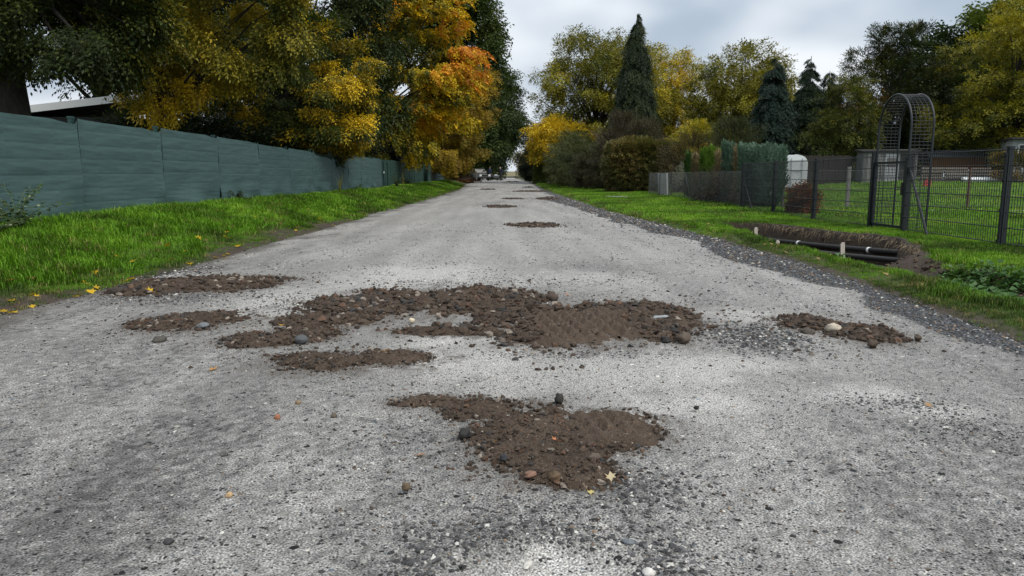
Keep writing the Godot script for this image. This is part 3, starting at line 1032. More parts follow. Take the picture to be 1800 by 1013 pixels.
func screen_fence() -> void:
	var FX := -6.0
	var o := thing("screened_fence", "long wire fence hung with grey green privacy cloth along the left verge", "fence", Vector3(FX, ground_y(FX, 15.0), -15.0))
	var wires := wire_panel(2.5, 1.2, 0.05, 0.2, 0.0028).mesh(M.green_steel)
	var pg := Geo.new()
	pg.bx(Vector3(0, 0.70, 0), Vector3(0.05, 1.42, 0.07))
	pg.bx(Vector3(0, 1.425, 0), Vector3(0.064, 0.03, 0.084))
	var post := pg.mesh(M.green_steel)
	var d := 3.05
	var k := 0
	while d < 35.0:
		var p := inst(post, "post", o)
		var gy := ground_y(FX, d)
		p.position = Vector3(FX - 0.06, gy - 0.02, -d) - o.position
		var w := inst(wires, "wire_mat", o)
		w.position = Vector3(FX - 0.02, gy + 0.08, -d) - o.position
		w.rotation.y = PI / 2
		cloth_span(o, FX, d, minf(d + 2.5, 35.3), k, gy)
		d += 2.5
		k += 1
	var e := inst(post, "post", o)
	e.position = Vector3(FX - 0.06, ground_y(FX, 35.3), -35.3) - o.position
	# the unscreened and darker stretch beyond, a short pale cloth, then dark again
	var o2 := thing("dark_fence", "dark green boarded fence with a gate, beyond the grey green cloth", "fence", Vector3(FX - 0.35, ground_y(FX, 45.0), -45.0))
	dark_run(o2, FX - 0.35, 35.4, 55.6)
	var g := Geo.new()
	g.bx(Vector3(FX, 0.95, -36.0) - Vector3(0, 0.0, 0) - o2.position + Vector3(0, o2.position.y * 0.0, 0), Vector3(0.06, 1.35, 0.06))
	g.bx(Vector3(FX, 1.6, -36.6) - o2.position, Vector3(0.05, 0.05, 1.2))
	g.bx(Vector3(FX, 1.0, -37.2) - o2.position, Vector3(0.06, 1.3, 0.06))
	part(g, "gate_frame", M.green_steel, o2)
	g = Geo.new()
	g.bx(Vector3(FX + 0.04, 1.13, -35.9) - o2.position, Vector3(0.02, 0.09, 0.16))
	part(g, "latch_plate", M.white, o2)
	var o3 := thing("screened_fence", "short stretch of paler privacy cloth between two dark fence runs", "fence", Vector3(FX, ground_y(FX, 62.0), -62.0))
	for j in 5:
		var dd := 55.8 + j * 2.7
		var p := inst(post, "post", o3)
		p.position = Vector3(FX - 0.06, ground_y(FX, dd), -dd) - o3.position
		cloth_span(o3, FX, dd, dd + 2.7, j + 30, ground_y(FX, dd))
	var o4 := thing("dark_fence", "farthest dark green fence ending at the brush pile", "fence", Vector3(FX, ground_y(FX, 78.0), -78.0))
	dark_run(o4, FX - 0.1, 69.4, 92.0)
	g = Geo.new()
	g.bx(Vector3(FX + 0.05, 1.15, -71.0) - o4.position, Vector3(0.03, 0.5, 0.3))
	part(g, "notice", M.white, o4)

func dark_run(o: Node3D, x: float, d0: float, d1: float) -> void:
	var pg := Geo.new()
	pg.bx(Vector3(0, 0.68, 0), Vector3(0.06, 1.42, 0.08))
	var post := pg.mesh(M.green_steel)
	pg = Geo.new()
	for k in 7:
		pg.bx(Vector3(0, 0.17 + k * 0.19, 0), Vector3(0.024 + 0.008 * (k % 2), 0.186, 2.42))
	var panel := pg.mesh(M.dark_cloth)
	var d := d0
	while d < d1:
		var gy := ground_y(x, d)
		inst(post, "post", o).position = Vector3(x, gy, -d) - o.position
		inst(panel, "panel", o).position = Vector3(x, gy, -d - 1.25) - o.position
		d += 2.5

func cloth_span(o: Node3D, x: float, d0: float, d1: float, k: int, gy: float) -> void:
	var g := Geo.new()
	var W := 56
	var H := 110
	var top := 1.43
	for j in H + 1:
		for i in W + 1:
			var t := float(i) / W
			var s := float(j) / H
			var d := lerpf(d0, d1, t)
			var sag := 0.05 * sstep(0.72, 0.97, t) * sstep(1.0, 0.985, t) + 0.02 * sin(t * PI)
			if k == 8: sag += 0.12 * sstep(0.0, 0.14, t) + 0.07 * t
			if k == 9: sag += 0.19 * sstep(0.92, 0.3, t)
			var y := 0.0 + s * top - sag * s * s
			var hang := sin(t * PI)
			# pressed to the mat at every rung, loose between them and at the foot
			var rung := fposmod(y - 0.08 + 0.02 * nA.get_noise_2d(d * 12.0, k * 31.0) + 0.1, 0.2) - 0.1
			var z := -0.0035 * exp(-rung * rung / 0.00009) + 0.012 * nA.get_noise_2d(d * 22.0 + k * 50.0, y * 120.0) + 0.0065 * nB.get_noise_2d(d * 34.0 + k * 90.0, y * 420.0) + 0.012 * sin(t * PI)
			z += 0.05 * hang * sstep(0.45, 0.0, s) * (0.6 + nA.get_noise_2d(d * 30.0, k * 70.0))
			z += (0.5 - s) * 0.05 * sstep(0.4, 0.0, s) * sin(t * 6.0 + y * 9.0 + k)
			z += 0.018 * sstep(0.06, 0.0, minf(t, 1.0 - t))
			z += 0.012 * sin((t * 1.6 - s * 1.2 + k * 0.7) * 6.0) * sstep(0.7, 0.1, s)
			if k == 9 or k == 8:
				var f := (t if k == 9 else t - 1.0) - 0.75 + 0.35 * s * s
				z += 0.05 * sin(f * 30.0) * exp(-f * f * 9.0) * (0.4 + s * 0.6)
			if s < 0.02: z += 0.01
			g.vert(Vector3(x + 0.012 + z, gy - 0.04 + y, -d) - o.position, Vector3.RIGHT, Vector2(d * 1.0, y * 1.6))
	for j in H:
		for i in W:
			var a := j * (W + 1) + i
			g.tri(a, a + 1, a + W + 2); g.tri(a, a + W + 2, a + W + 1)
	g.smooth()
	for i in g.n.size():
		if g.n[i].x < 0: g.n[i] = -g.n[i]
	part(g, "cloth", M.cloth, o)

func garden_fence() -> void:
	var FX := 6.45
	var S: Material = M.grey_steel
	var ds := [7.2, 9.71, 12.16, 13.31, 15.79, 18.21, 20.7]
	var o := thing("wire_mat_fence", "anthracite double rod wire fence round the garden beside the lane", "fence", Vector3(FX, 0.05, -14.0))
	var pg := Geo.new()
	pg.bx(Vector3(0, 0.62, 0), Vector3(0.06, 1.36, 0.06))
	pg.bx(Vector3(0, 1.31, 0), Vector3(0.07, 0.025, 0.07))
	pg.bx(Vector3(-0.045, 0.64, 0), Vector3(0.022, 1.2, 0.04))
	for y in [0.1, 0.5, 0.9, 1.22]: pg.bx(Vector3(-0.062, y, 0), Vector3(0.012, 0.04, 0.05))
	var post := pg.mesh(S)
	var wires := wire_panel(2.44, 1.2, 0.05, 0.2, 0.0048).mesh(S)
	for d in ds:
		if d == 12.16 or d == 13.31: continue
		inst(post, "post", o).position = Vector3(FX, ground_y(FX, d) - 0.02, -d) - o.position
	for p in [[9.71, 7.2], [12.12, 9.71], [15.79, 13.35], [18.21, 15.79], [20.7, 18.21]]:
		var w := inst(wires, "wire_mat", o)
		w.position = Vector3(FX - 0.03, ground_y(FX, p[1]) + 0.06, -p[1]) - o.position
		w.rotation.y = PI / 2
		var dy: float = ground_y(FX, p[0]) - ground_y(FX, p[1])
		w.rotation.z = 0.0
		w.transform.basis.x.y = dy / 2.44
	var g := Geo.new()
	g.bar(Vector3(FX, 1.08, -12.1) - o.position, Vector3(FX - 0.12, 0.02, -11.2) - o.position, 0.021, 8)
	g.bx(Vector3(FX, 1.08, -12.1) - o.position, Vector3(0.06, 0.06, 0.06))
	part(g, "brace", S, o)
	# gate and its posts
	var gt := thing("garden_gate", "narrow anthracite wire gate under the arch", "gate", Vector3(FX, ground_y(FX, 12.7), -12.73))
	for e in [[12.16, 1.2], [13.31, 1.33]]:
		g = Geo.new()
		g.bx(Vector3(0, e[1] / 2 - 0.03, 12.73 - e[0]), Vector3(0.08, e[1] + 0.06, 0.08))
		g.bx(Vector3(0, e[1] + 0.012, 12.73 - e[0]), Vector3(0.09, 0.025, 0.09))
		part(g, "gate_post", S, gt)
	g = Geo.new()
	for z in [-0.5, 0.5]: g.bx(Vector3(0, 0.62, z), Vector3(0.04, 1.1, 0.04))
	for y in [0.09, 1.15]: g.bx(Vector3(0, y, 0), Vector3(0.04, 0.04, 1.04))
	part(g, "gate_frame", S, gt)
	g = wire_panel(0.96, 1.0, 0.05, 0.2, 0.0042, 0.0)
	var wm := part(g, "wire_mat", S, gt)
	wm.position = Vector3(0, 0.11, 0.48)
	wm.rotation.y = PI / 2
	g = Geo.new()
	g.bx(Vector3(-0.03, 0.72, 0.5), Vector3(0.05, 0.2, 0.06))
	g.bar(Vector3(-0.06, 0.75, 0.5), Vector3(-0.09, 0.75, 0.5), 0.009, 6)
	g.bar(Vector3(-0.09, 0.75, 0.5), Vector3(-0.09, 0.75, 0.36), 0.009, 6)
	part(g, "handle", M.black, gt)
	# rose arch of mesh
	var ar := thing("garden_arch", "round topped anthracite mesh arch standing over the garden gate", "arch", Vector3(FX, ground_y(FX, 12.7), -12.735))
	var half := 0.53
	var deep := 0.38
	var spring := 1.72
	for x in [0.02, deep]:
		g = Geo.new()
		var pts := [Vector3(x, -0.05, half)]
		pts.append(Vector3(x, spring * 0.5, half))
		for k in 19:
			var an := PI * k / 18.0
			pts.append(Vector3(x, spring + sin(an) * half * 1.04, cos(an) * half))
		pts.append(Vector3(x, spring * 0.5, -half))
		pts.append(Vector3(x, -0.05, -half))
		var rr := []
		for k in pts.size(): rr.append(0.019)
		g.tube(pts, rr, 8)
		part(g, "hoop", S, ar)
	g = Geo.new()
	var s := 0.1
	var arc := spring * 2.0 + PI * half
	while s < arc - 0.05:
		var p := arch_at(s, spring, half)
		g.bar(Vector3(0.02, p.x, p.y), Vector3(deep, p.x, p.y), 0.005, 4)
		s += 0.055
	for k in range(1, 5):
		var x := lerpf(0.02, deep, k / 5.0)
		var pts := []
		var rr := []
		for j in 41:
			var p := arch_at(arc * j / 40.0, spring, half)
			pts.append(Vector3(x, p.x, p.y))
			rr.append(0.005)
		g.tube(pts, rr, 4)
	part(g, "mesh", S, ar)
	# chain-link stretch further on
	var cf := thing("chain_link_fence", "low chain link fence on thin grey posts before the evergreens", "fence", Vector3(6.5, 0.1, -28.0))
	var d := 20.9
	var j := 0
	while d < 35.0:
		g = Geo.new()
		g.bar(Vector3(0, -0.05, 0), Vector3(0, 1.08, 0), 0.022, 6)
		part(g, "post", M.grey_steel, cf).position = Vector3(6.5, ground_y(6.5, d), -d) - cf.position
		if j == 3 or j == 4 or j == 0:
			g = Geo.new()
			g.bar(Vector3(0, 0.92, 0), Vector3(0.05, 0.0, 0.75 if j != 4 else -0.75), 0.02, 6)
			part(g, "brace", M.grey_steel, cf).position = Vector3(6.5, ground_y(6.5, d), -d) - cf.position
		d += 2.3
		j += 1
	g = chain_link(14.0, 1.0, 0.07, 0.0022)
	var net := part(g, "netting", M.wire, cf)
	net.position = Vector3(6.48, ground_y(6.5, 20.9) + 0.04, -20.9) - cf.position
	net.rotation.y = PI / 2
	# a second net inside the garden, across the lawn
	cf = thing("chain_link_fence", "old chain link fence crossing the lawn on a concrete and a rusty post", "fence", Vector3(11, 0.1, -20.8))
	for e in [[7.6, "wire"], [9.4, "concrete"], [12.75, "rust"], [15.6, "concrete"]]:
		g = Geo.new()
		if e[1] == "concrete": g.bx(Vector3(0, 0.56, 0), Vector3(0.08, 1.2, 0.08))
		else: g.bar(Vector3(0, -0.05, 0), Vector3(0, 1.15, 0), 0.035, 7)
		part(g, "post", M[e[1]], cf).position = Vector3(e[0], ground_y(e[0], 20.8), -20.8) - cf.position
	net = part(chain_link(9.5, 1.0, 0.09, 0.0022), "netting", M.wire, cf)
	net.position = Vector3(7.4, ground_y(9, 20.8) + 0.05, -20.75) - cf.position

func arch_at(s: float, spring: float, half: float) -> Vector2:   # (height, along) at a length along the hoop
	if s < spring: return Vector2(s, half)
	s -= spring
	if s < PI * half:
		return Vector2(spring + sin(s / half) * half * 1.04, cos(s / half) * half)
	return Vector2(spring - (s - PI * half), -half)

func chain_link(w: float, h: float, cell: float, r: float) -> Geo:
	var g := Geo.new()
	var n := int(w / cell)
	for k in range(-int(h / cell), n):
		for sg in [1, -1]:
			var x0 := k * cell
			var x1 := x0 + h
			var y0 := 0.0 if sg == 1 else h
			var y1 := h if sg == 1 else 0.0
			var a := 0.0 if x0 >= 0 else -x0 / h
			var b := 1.0 if x1 <= w else (w - x0) / h
			if b <= a: continue
			g.bar(Vector3(lerpf(x0, x1, a), lerpf(y0, y1, a), sg * r), Vector3(lerpf(x0, x1, b), lerpf(y0, y1, b), sg * r), r, 3)
	for y in [0.03, h * 0.5, h]: g.bar(Vector3(0, y, 0), Vector3(w, y, 0), r * 1.6, 4)
	return g

# ---------------------------------------------------------------- the open cut in the verge
func pit_things() -> void:
	var rows := [
		["black plastic pipe along the back of the open cut, uppermost", Vector3(4.84, -0.20, -14.0), Vector3(5.90, -0.08, -10.05), 0.042, [0.24, 0.66]],
		["black plastic pipe just below the uppermost pipe in the cut", Vector3(4.66, -0.29, -13.7), Vector3(5.80, -0.18, -9.9), 0.042, []],
		["black plastic pipe lowest in the open cut", Vector3(4.42, -0.37, -13.2), Vector3(5.60, -0.29, -9.7), 0.046, [0.16]],
		["grey brown plastic pipe on the floor of the cut", Vector3(4.3, -0.47, -12.4), Vector3(5.4, -0.40, -9.4), 0.045, []]]
	for r in rows:
		var o := thing("drain_pipe", r[0], "pipe", r[1], 0.0, "pipes in the open cut")
		var g := Geo.new()
		var e: Vector3 = r[2] - r[1]
		var pts := []
		var rr := []
		for k in 9:
			pts.append(e * (k / 8.0) + Vector3(0, -0.02 * sin(k / 8.0 * PI), 0))
			rr.append(r[3])
		g.tube(pts, rr, 14)
		part(g, "tube", M.pipe if not r[0].begins_with("grey") else M.old_wood, o)
		for f in r[4]:
			g = Geo.new()
			var c: Vector3 = e * f + Vector3(0, -0.02 * sin(f * PI), 0)
			var dn := e.normalized() * 0.022
			g.tube([c - dn, c + dn], [r[3] + 0.004, r[3] + 0.004], 14)
			part(g, "white_band", M.white, o)
	for s in [["short wooden stake at the far end of the open cut", 4.42, 13.3, -0.35, 0.06], ["small stake half hidden by grass at the near lip of the cut", 4.35, 12.0, -0.35, -0.06], ["tall wooden stake holding the pipes in the open cut", 4.78, 10.6, -0.5, 0.03]]:
		var g := Geo.new()
		g.box(Transform3D(Basis(Vector3(0, 0, 1), 0.06), Vector3(0, (s[4] + s[3]) / 2 - s[3], 0)), Vector3(0.055, s[4] - s[3], 0.03))
		g.bx(Vector3(-0.01, (s[4] - s[3]) * 0.99 + 0.01, 0), Vector3(0.04, 0.03, 0.02))
		var o := part(g, "wooden_stake", M.stake_wood, self)
		o.position = Vector3(s[1], s[3], -s[2])
		tag(o, s[0], "stake", "stakes in the open cut")
	# roots and clods hanging at the lip
	rng.seed = 31
	var rt := Geo.new()
	for k in 190:
		var d := R(9.4, 14.3)
		var x := ditch_back(d) - R(0.0, 0.12)
		var p := Vector3(x, ground_y(x + 0.3, d) + R(-0.05, 0.01), -d)
		var q := p + Vector3(R(-0.1, 0.0), R(-0.16, -0.03), R(-0.06, 0.06))
		rt.col = Color(0.3, 0.23, 0.14)
		rt.tube([p, p.lerp(q, 0.5) + Vector3(R(-0.03, 0.02), 0.01, R(-0.03, 0.03)), q], [0.003, 0.002, 0.001], 3, false)
	var ro := part(rt, "turf_roots", M.skin, self)
	tag(ro, "fine roots hanging from the cut turf edge", "roots", "", "stuff")
	var cs := Scatter.new()
	for k in 5200:
		var d := R(4.0, 15.0)
		var x := R(3.8, 5.9)
		var pp := pit(x, d)
		if pp < 0.05 or (d < 9.0 and x < 4.15): continue
		var sz := lerpf(0.006, 0.045, pow(rng.randf(), 4.0))
		var q := R(0.5, 1.4)
		cs.put(Basis.from_euler(Vector3(R(-0.6, 0.6), R(0, TAU), R(-0.6, 0.6))).scaled_local(Vector3(sz, sz, sz)), Vector3(x, ground_y(x, d) + sz * 0.1, -d), Color(0.072 * q, 0.050 * q, 0.034 * q))
	var cn := cs.node("soil_crumbs", SP.rock1)
	tag(cn, "brown soil crumbs on the banks of the open cut and ditch", "soil", "", "stuff")
	add_child(cn)
	# culvert slab further along
	var g := Geo.new()
	g.bx(Vector3(0, 0, 0), Vector3(0.95, 0.09, 0.5))
	g.bx(Vector3(0.0, -0.22, 0.2), Vector3(0.9, 0.4, 0.08))
	var sl := part(g, "culvert_slab", M.concrete, self)
	sl.position = Vector3(4.6, 0.06, -32.2)
	tag(sl, "small concrete slab over the ditch mouth near the clipped hedge", "slab")

# ---------------------------------------------------------------- trees along the left
func left_trees() -> void:
	var dg := Color(0.026, 0.045, 0.012)
	var g1 := Color(0.06, 0.09, 0.014)
	var ol := Color(0.25, 0.225, 0.025)
	var go := Color(0.52, 0.40, 0.025)
	var ye := Color(0.85, 0.62, 0.025)
	var orr := Color(0.74, 0.27, 0.025)
	var br := Color(0.26, 0.17, 0.03)
	tree({"name": "lime_tree", "label": "dark leaved tree with a thick black trunk at the far left", "pos": Vector3(-8.95, 0.36, -14.0), "fork": 0.46, "tr": 0.33, "env": [[-0.5, 7.0, 0.2, 3.2, 3.6, 3.2, 46], [1.5, 3.3, 0.6, 1.5, 1.0, 1.4, 34], [-1.5, 3.3, 0.4, 1.6, 1.0, 1.4, 22], [0.6, 4.3, 0.4, 1.7, 0.7, 1.4, 26]], "clumps": 130, "per": 110, "cr": 0.55, "s": 0.58, "pal": [dg, dg, g1, ol, go], "mid": 0.32, "vary": 0.5, "limbs": 60, "droop": 0.45, "ymin": 2.1})
	tree({"name": "field_maple", "label": "golden olive tree leaning over the near end of the screened fence", "pos": Vector3(-9.1, 0.36, -19.5), "tr": 0.2, "env": [[1.6, 5.6, 0.8, 2.9, 3.4, 3.0], [1.3, 9.0, 0.5, 3.0, 2.5, 3.0], [0.6, 3.4, 0.8, 2.0, 1.2, 1.6]], "clumps": 185, "per": 96, "cr": 0.48, "s": 0.64, "pal": [g1, Color(0.19, 0.19, 0.022), Color(0.33, 0.29, 0.025), go, ye], "mid": 0.56, "vary": 0.75, "freq": 26.0, "limbs": 70, "droop": 0.4, "bias": Vector3(0.05, 0.05, 0), "ymin": 1.7})
	tree({"name": "hornbeam", "label": "tiered tree with dark leaves edged yellow above the middle of the screened fence", "pos": Vector3(-8.6, 0.36, -27.0), "tr": 0.2, "env": [[0.9, 3.6, 0.8, 3.3, 2.6, 3.0], [1.6, 2.2, 1.0, 2.6, 1.1, 2.2]], "clumps": 170, "per": 76, "cr": 0.5, "flat": 0.24, "s": 0.72, "pal": [dg, Color(0.035, 0.06, 0.012), g1, g1, go, ye], "mid": 0.40, "vary": 0.9, "freq": 40.0, "bias": Vector3(0.16, -0.05, 0.08), "limbs": 70, "droop": 0.55, "ymin": 1.0})
	tree({"name": "oak_tree", "label": "tall dark green tree rising out of frame behind the tiered tree", "pos": Vector3(-10.5, 0.36, -36.0), "tr": 0.35, "env": [[1.0, 8.5, 0, 4.6, 6.0, 4.6], [1.4, 4.2, 0.6, 3.8, 2.6, 3.4]], "clumps": 190, "per": 50, "cr": 0.85, "s": 1.25, "pal": [dg, dg, g1, g1, ol], "mid": 0.3, "limbs": 60, "ymin": 1.3})
	tree({"name": "maple_tree", "label": "brightest yellow and orange maple overhanging the lane", "pos": Vector3(-8.4, 0.36, -45.0), "tr": 0.3, "env": [[2.8, 8.0, 0.5, 4.2, 5.0, 4.0], [2.6, 4.2, 1.2, 3.6, 3.0, 3.2], [1.2, 11.5, 0, 4.0, 3.6, 4.0]], "clumps": 210, "per": 40, "cr": 0.8, "flat": 0.42, "s": 1.0, "spray": "maple", "pal": [dg, g1, Color(0.24, 0.22, 0.018), Color(0.62, 0.48, 0.015), Color(0.80, 0.52, 0.02), orr], "mid": 0.42, "vary": 0.6, "freq": 26.0, "bias": Vector3(0.36, 0.03, 0.08), "limbs": 70, "droop": 0.5, "ymin": 1.2})
	tree({"name": "beech_tree", "label": "fine leaved brown gold tree behind the bright maple", "pos": Vector3(-7.0, 0.3, -60.0), "tr": 0.25, "env": [[2.4, 5.6, 0, 3.4, 4.6, 3.4], [2.0, 2.6, 0.5, 3.4, 1.7, 3.0]], "clumps": 160, "per": 44, "cr": 0.75, "flat": 0.35, "s": 1.35, "spray": "fine", "pal": [g1, ol, br, go, Color(0.5, 0.29, 0.035)], "mid": 0.5, "vary": 0.4, "limbs": 60, "droop": 0.5, "ymin": 0.9})
	tree({"name": "poplar_tree", "label": "tallest green tree against the sky left of the lane", "pos": Vector3(-6.6, 0.3, -80.0), "tr": 0.4, "env": [[1.6, 12.5, 0, 4.6, 7.5, 4.6], [2.2, 6.0, 0, 4.4, 4.6, 4.0], [0, 17.5, 0, 3.6, 3.6, 3.6]], "clumps": 230, "per": 34, "cr": 1.0, "s": 1.25, "spray": "coarse", "pal": [dg, Color(0.05, 0.085, 0.02), Color(0.07, 0.11, 0.03), Color(0.10, 0.13, 0.035)], "mid": 0.5, "limbs": 60, "ymin": 2.6})
	tree({"name": "ash_tree", "label": "loose green tree leaning over the lane's far end", "pos": Vector3(-6.5, 0.4, -112.0), "tr": 0.3, "env": [[5.2, 10.0, 0, 3.6, 6.0, 3.4], [3.6, 4.4, 0, 3.2, 4.0, 3.0]], "clumps": 170, "per": 26, "cr": 0.95, "s": 1.2, "spray": "coarse", "pal": [dg, Color(0.05, 0.085, 0.02), Color(0.08, 0.12, 0.035)], "mid": 0.5, "limbs": 50, "ymin": 0.6})
	tree({"name": "hazel_thicket", "label": "low dark thicket over the parked truck", "pos": Vector3(-6.4, 0.2, -112.0), "tr": 0.18, "th": 0.6, "env": [[0, 3.6, 0, 3.8, 2.6, 3.0], [2.6, 4.6, 0, 2.4, 1.4, 2.0]], "clumps": 90, "per": 30, "cr": 0.8, "s": 1.1, "spray": "coarse", "pal": [dg, g1, Color(0.06, 0.1, 0.02)], "ymin": 0.4, "cat": "thicket"})
	tree({"name": "lime_tree", "label": "dark tree standing behind the shed with the white roof edge", "pos": Vector3(-15.5, 0.36, -29.0), "tr": 0.3, "env": [[1.0, 8.0, 0, 5.0, 4.6, 4.0], [3.6, 5.6, 0, 3.4, 2.2, 3.0]], "clumps": 110, "per": 44, "cr": 0.8, "s": 1.2, "pal": [dg, dg, g1, ol], "mid": 0.35, "limbs": 40, "ymin": 3.6})
	# undergrowth behind the fence
	var i := 0
	for e in [[-9.4, 22.0, 1.5, "dark evergreen bush behind the fence, left of the tiered tree"], [-9.6, 31.0, 2.4, "dark evergreen bush behind the fence, right of the tiered tree"], [-9.8, 39.5, 2.6, "dark evergreen bush behind the fence where its cloth ends"], [-8.8, 50.0, 2.4, "dark evergreen bush under the bright maple"], [-8.6, 69.0, 2.6, "dark evergreen bush under the brown gold tree"], [-9.2, 88.0, 2.6, "dark evergreen bush behind the brush pile"]]:
		tree({"name": "laurel_bush", "label": e[3], "pos": Vector3(e[0], 0.36, -e[1]), "tr": 0.07, "th": 0.3, "env": [[0, e[2] * 0.75, 0, 1.9, e[2] * 0.75, 3.0]], "clumps": 60, "per": 42, "cr": 0.55, "s": 1.2, "pal": [Color(0.012, 0.022, 0.008), dg, g1], "mid": 0.3, "limbs": 24, "cat": "bush", "group": "undergrowth behind the screened fence", "ymin": 0.1})
		i += 1
	# shed with a pale roof edge seen through the branches
	var s := thing("garden_shed", "dark shed with a white roof edge behind the fence at the far left", "shed", Vector3(-13.2, 0.36, -24.0), 0.12)
	var g := Geo.new()
	g.bx(Vector3(0, 1.15, 0), Vector3(4.4, 2.3, 4.0))
	part(g, "wall", M.dark_wall, s)
	g = Geo.new()
	g.box(Transform3D(Basis(Vector3(0, 0, 1), 0.13), Vector3(0, 2.62, 0)), Vector3(4.9, 0.08, 4.5))
	part(g, "roof", M.zinc, s)
	g = Geo.new()
	g.box(Transform3D(Basis(Vector3(0, 0, 1), 0.13), Vector3(0, 2.58, 2.27)), Vector3(4.92, 0.2, 0.03))
	part(g, "bargeboard", M.white, s)
	g = Geo.new()
	g.bx(Vector3(1.6, 1.5, 2.01), Vector3(0.16, 0.06, 0.03))
	part(g, "name_plate", M.white, s)

# ---------------------------------------------------------------- trees on the right
func right_trees() -> void:
	var dg := Color(0.026, 0.045, 0.014)
	var g1 := Color(0.09, 0.125, 0.024)
	var ol := Color(0.23, 0.225, 0.03)
	var yg := Color(0.40, 0.385, 0.035)
	var ye := Color(0.76, 0.55, 0.03)
	var orr := Color(0.42, 0.17, 0.025)
	var blue := Color(0.022, 0.046, 0.032)
	tree({"name": "yew_tree", "label": "dark round yew at the lane's far right edge", "pos": Vector3(3.55, 0.25, -90.0), "tr": 0.2, "env": [[0, 2.9, 0, 2.5, 3.1, 2.4], [0.6, 1.2, 0, 2.6, 1.2, 2.2]], "clumps": 120, "per": 36, "cr": 0.5, "s": 1.1, "pal": [Color(0.012, 0.022, 0.012), dg, dg], "limbs": 30, "ymin": 0.1})
	hedge({"name": "clipped_bush", "label": "small upright clipped bush at the far right road edge", "cat": "bush", "pos": Vector3(2.95, 0.05, -72.0), "size": Vector3(0.85, 1.75, 0.85), "n": 900, "s": 1.8, "pal": [dg, g1, Color(0.06, 0.1, 0.03)], "round": 0.5, "stems": 8})
	tree({"name": "walnut_tree", "label": "broad yellow green tree left of the tall pointed conifer", "pos": Vector3(8.6, 0.1, -76.0), "tr": 0.35, "env": [[0, 9.5, 0, 6.0, 6.0, 5.0], [-3.6, 6.2, 0, 3.4, 3.0, 3.0], [3.6, 9.0, 0, 4.0, 4.6, 4.0]], "clumps": 270, "per": 30, "cr": 0.85, "s": 0.95, "spray": "walnut", "pal": [g1, ol, ol, yg, ye], "mid": 0.45, "vary": 0.5, "limbs": 110, "droop": 0.3, "ymin": 1.5, "shell": 0.3})
	tree({"name": "cherry_tree", "label": "low yellow tree at the left foot of the broad tree", "pos": Vector3(4.4, 0.05, -72.0), "tr": 0.16, "env": [[0, 4.0, 0, 2.6, 2.2, 2.4], [1.6, 3.6, 0, 2.4, 2.0, 2.2]], "clumps": 110, "per": 30, "cr": 0.6, "s": 0.85, "spray": "walnut", "pal": [g1, ol, ye, ye], "mid": 0.5, "vary": 0.6, "bias": Vector3(-0.2, 0.1, 0), "limbs": 40, "ymin": 0.8})
	conifer({"name": "spruce_tree", "label": "tall pointed weeping spruce, the highest tree right of the lane", "pos": Vector3(9.9, 0.1, -60.0), "h": 13.6, "r": 2.55, "n": 620, "per": 15, "pal": [Color(0.016, 0.03, 0.016), Color(0.03, 0.052, 0.02), Color(0.065, 0.078, 0.026)], "droop": 1.25, "pow": 0.78, "s": 0.95})
	tree({"name": "birch_tree", "label": "yellow tree standing right behind the pointed conifer", "pos": Vector3(17.4, 0.1, -80.0), "tr": 0.22, "env": [[-1.0, 9.5, 0, 3.6, 4.6, 3.6], [0.4, 5.6, 0, 3.6, 3.6, 3.0]], "clumps": 170, "per": 28, "cr": 0.75, "s": 0.9, "spray": "walnut", "pal": [g1, ol, yg, ye, ye], "mid": 0.52, "vary": 0.55, "limbs": 60, "ymin": 1.0, "shell": 0.2})
	tree({"name": "golden_shrub", "label": "small bright yellow tree in front of the yellow tree", "pos": Vector3(12.6, 0.1, -52.0), "tr": 0.1, "env": [[0, 3.0, 0, 1.5, 1.9, 1.4]], "clumps": 46, "per": 34, "cr": 0.45, "flat": 0.3, "s": 0.8, "pal": [g1, Color(0.10, 0.15, 0.015), yg, ye], "mid": 0.55, "vary": 0.5, "limbs": 20, "ymin": 0.5})
	tree({"name": "willow_tree", "label": "wide olive green tree between the yellow tree and the blue conifer", "pos": Vector3(21.5, 0.2, -71.0), "tr": 0.3, "env": [[0, 8.2, 0, 4.2, 4.6, 4.0], [-2.2, 5.6, 0, 3.0, 3.6, 3.0], [2.4, 8.6, 0, 2.6, 3.2, 2.6]], "clumps": 210, "per": 28, "cr": 0.8, "s": 0.9, "spray": "walnut", "pal": [dg, g1, ol, ol, yg], "mid": 0.5, "vary": 0.5, "limbs": 80, "ymin": 0.8, "shell": 0.2})
	conifer({"name": "blue_spruce", "label": "slender blue green conifer behind the white tunnel", "pos": Vector3(17.3, 0.25, -50.0), "h": 8.4, "r": 1.8, "n": 560, "per": 17, "pal": [Color(0.014, 0.03, 0.024), blue, Color(0.035, 0.065, 0.05)], "droop": 0.25, "pow": 0.8, "s": 0.75})
	conifer({"name": "fir_tree", "label": "thin dark fir, left of two beside the dark hornbeam", "pos": Vector3(21.6, 0.3, -55.0), "h": 9.4, "r": 2.0, "n": 540, "per": 16, "pal": [Color(0.014, 0.03, 0.016), Color(0.028, 0.055, 0.024)], "droop": 0.2, "pow": 0.9, "s": 0.72})
	conifer({"name": "fir_tree", "label": "thin dark fir, nearer of two to the dark hornbeam", "pos": Vector3(23.2, 0.3, -55.5), "h": 8.4, "r": 2.0, "n": 520, "per": 16, "pal": [Color(0.014, 0.03, 0.016), Color(0.028, 0.055, 0.024)], "droop": 0.2, "pow": 0.9, "s": 0.72})
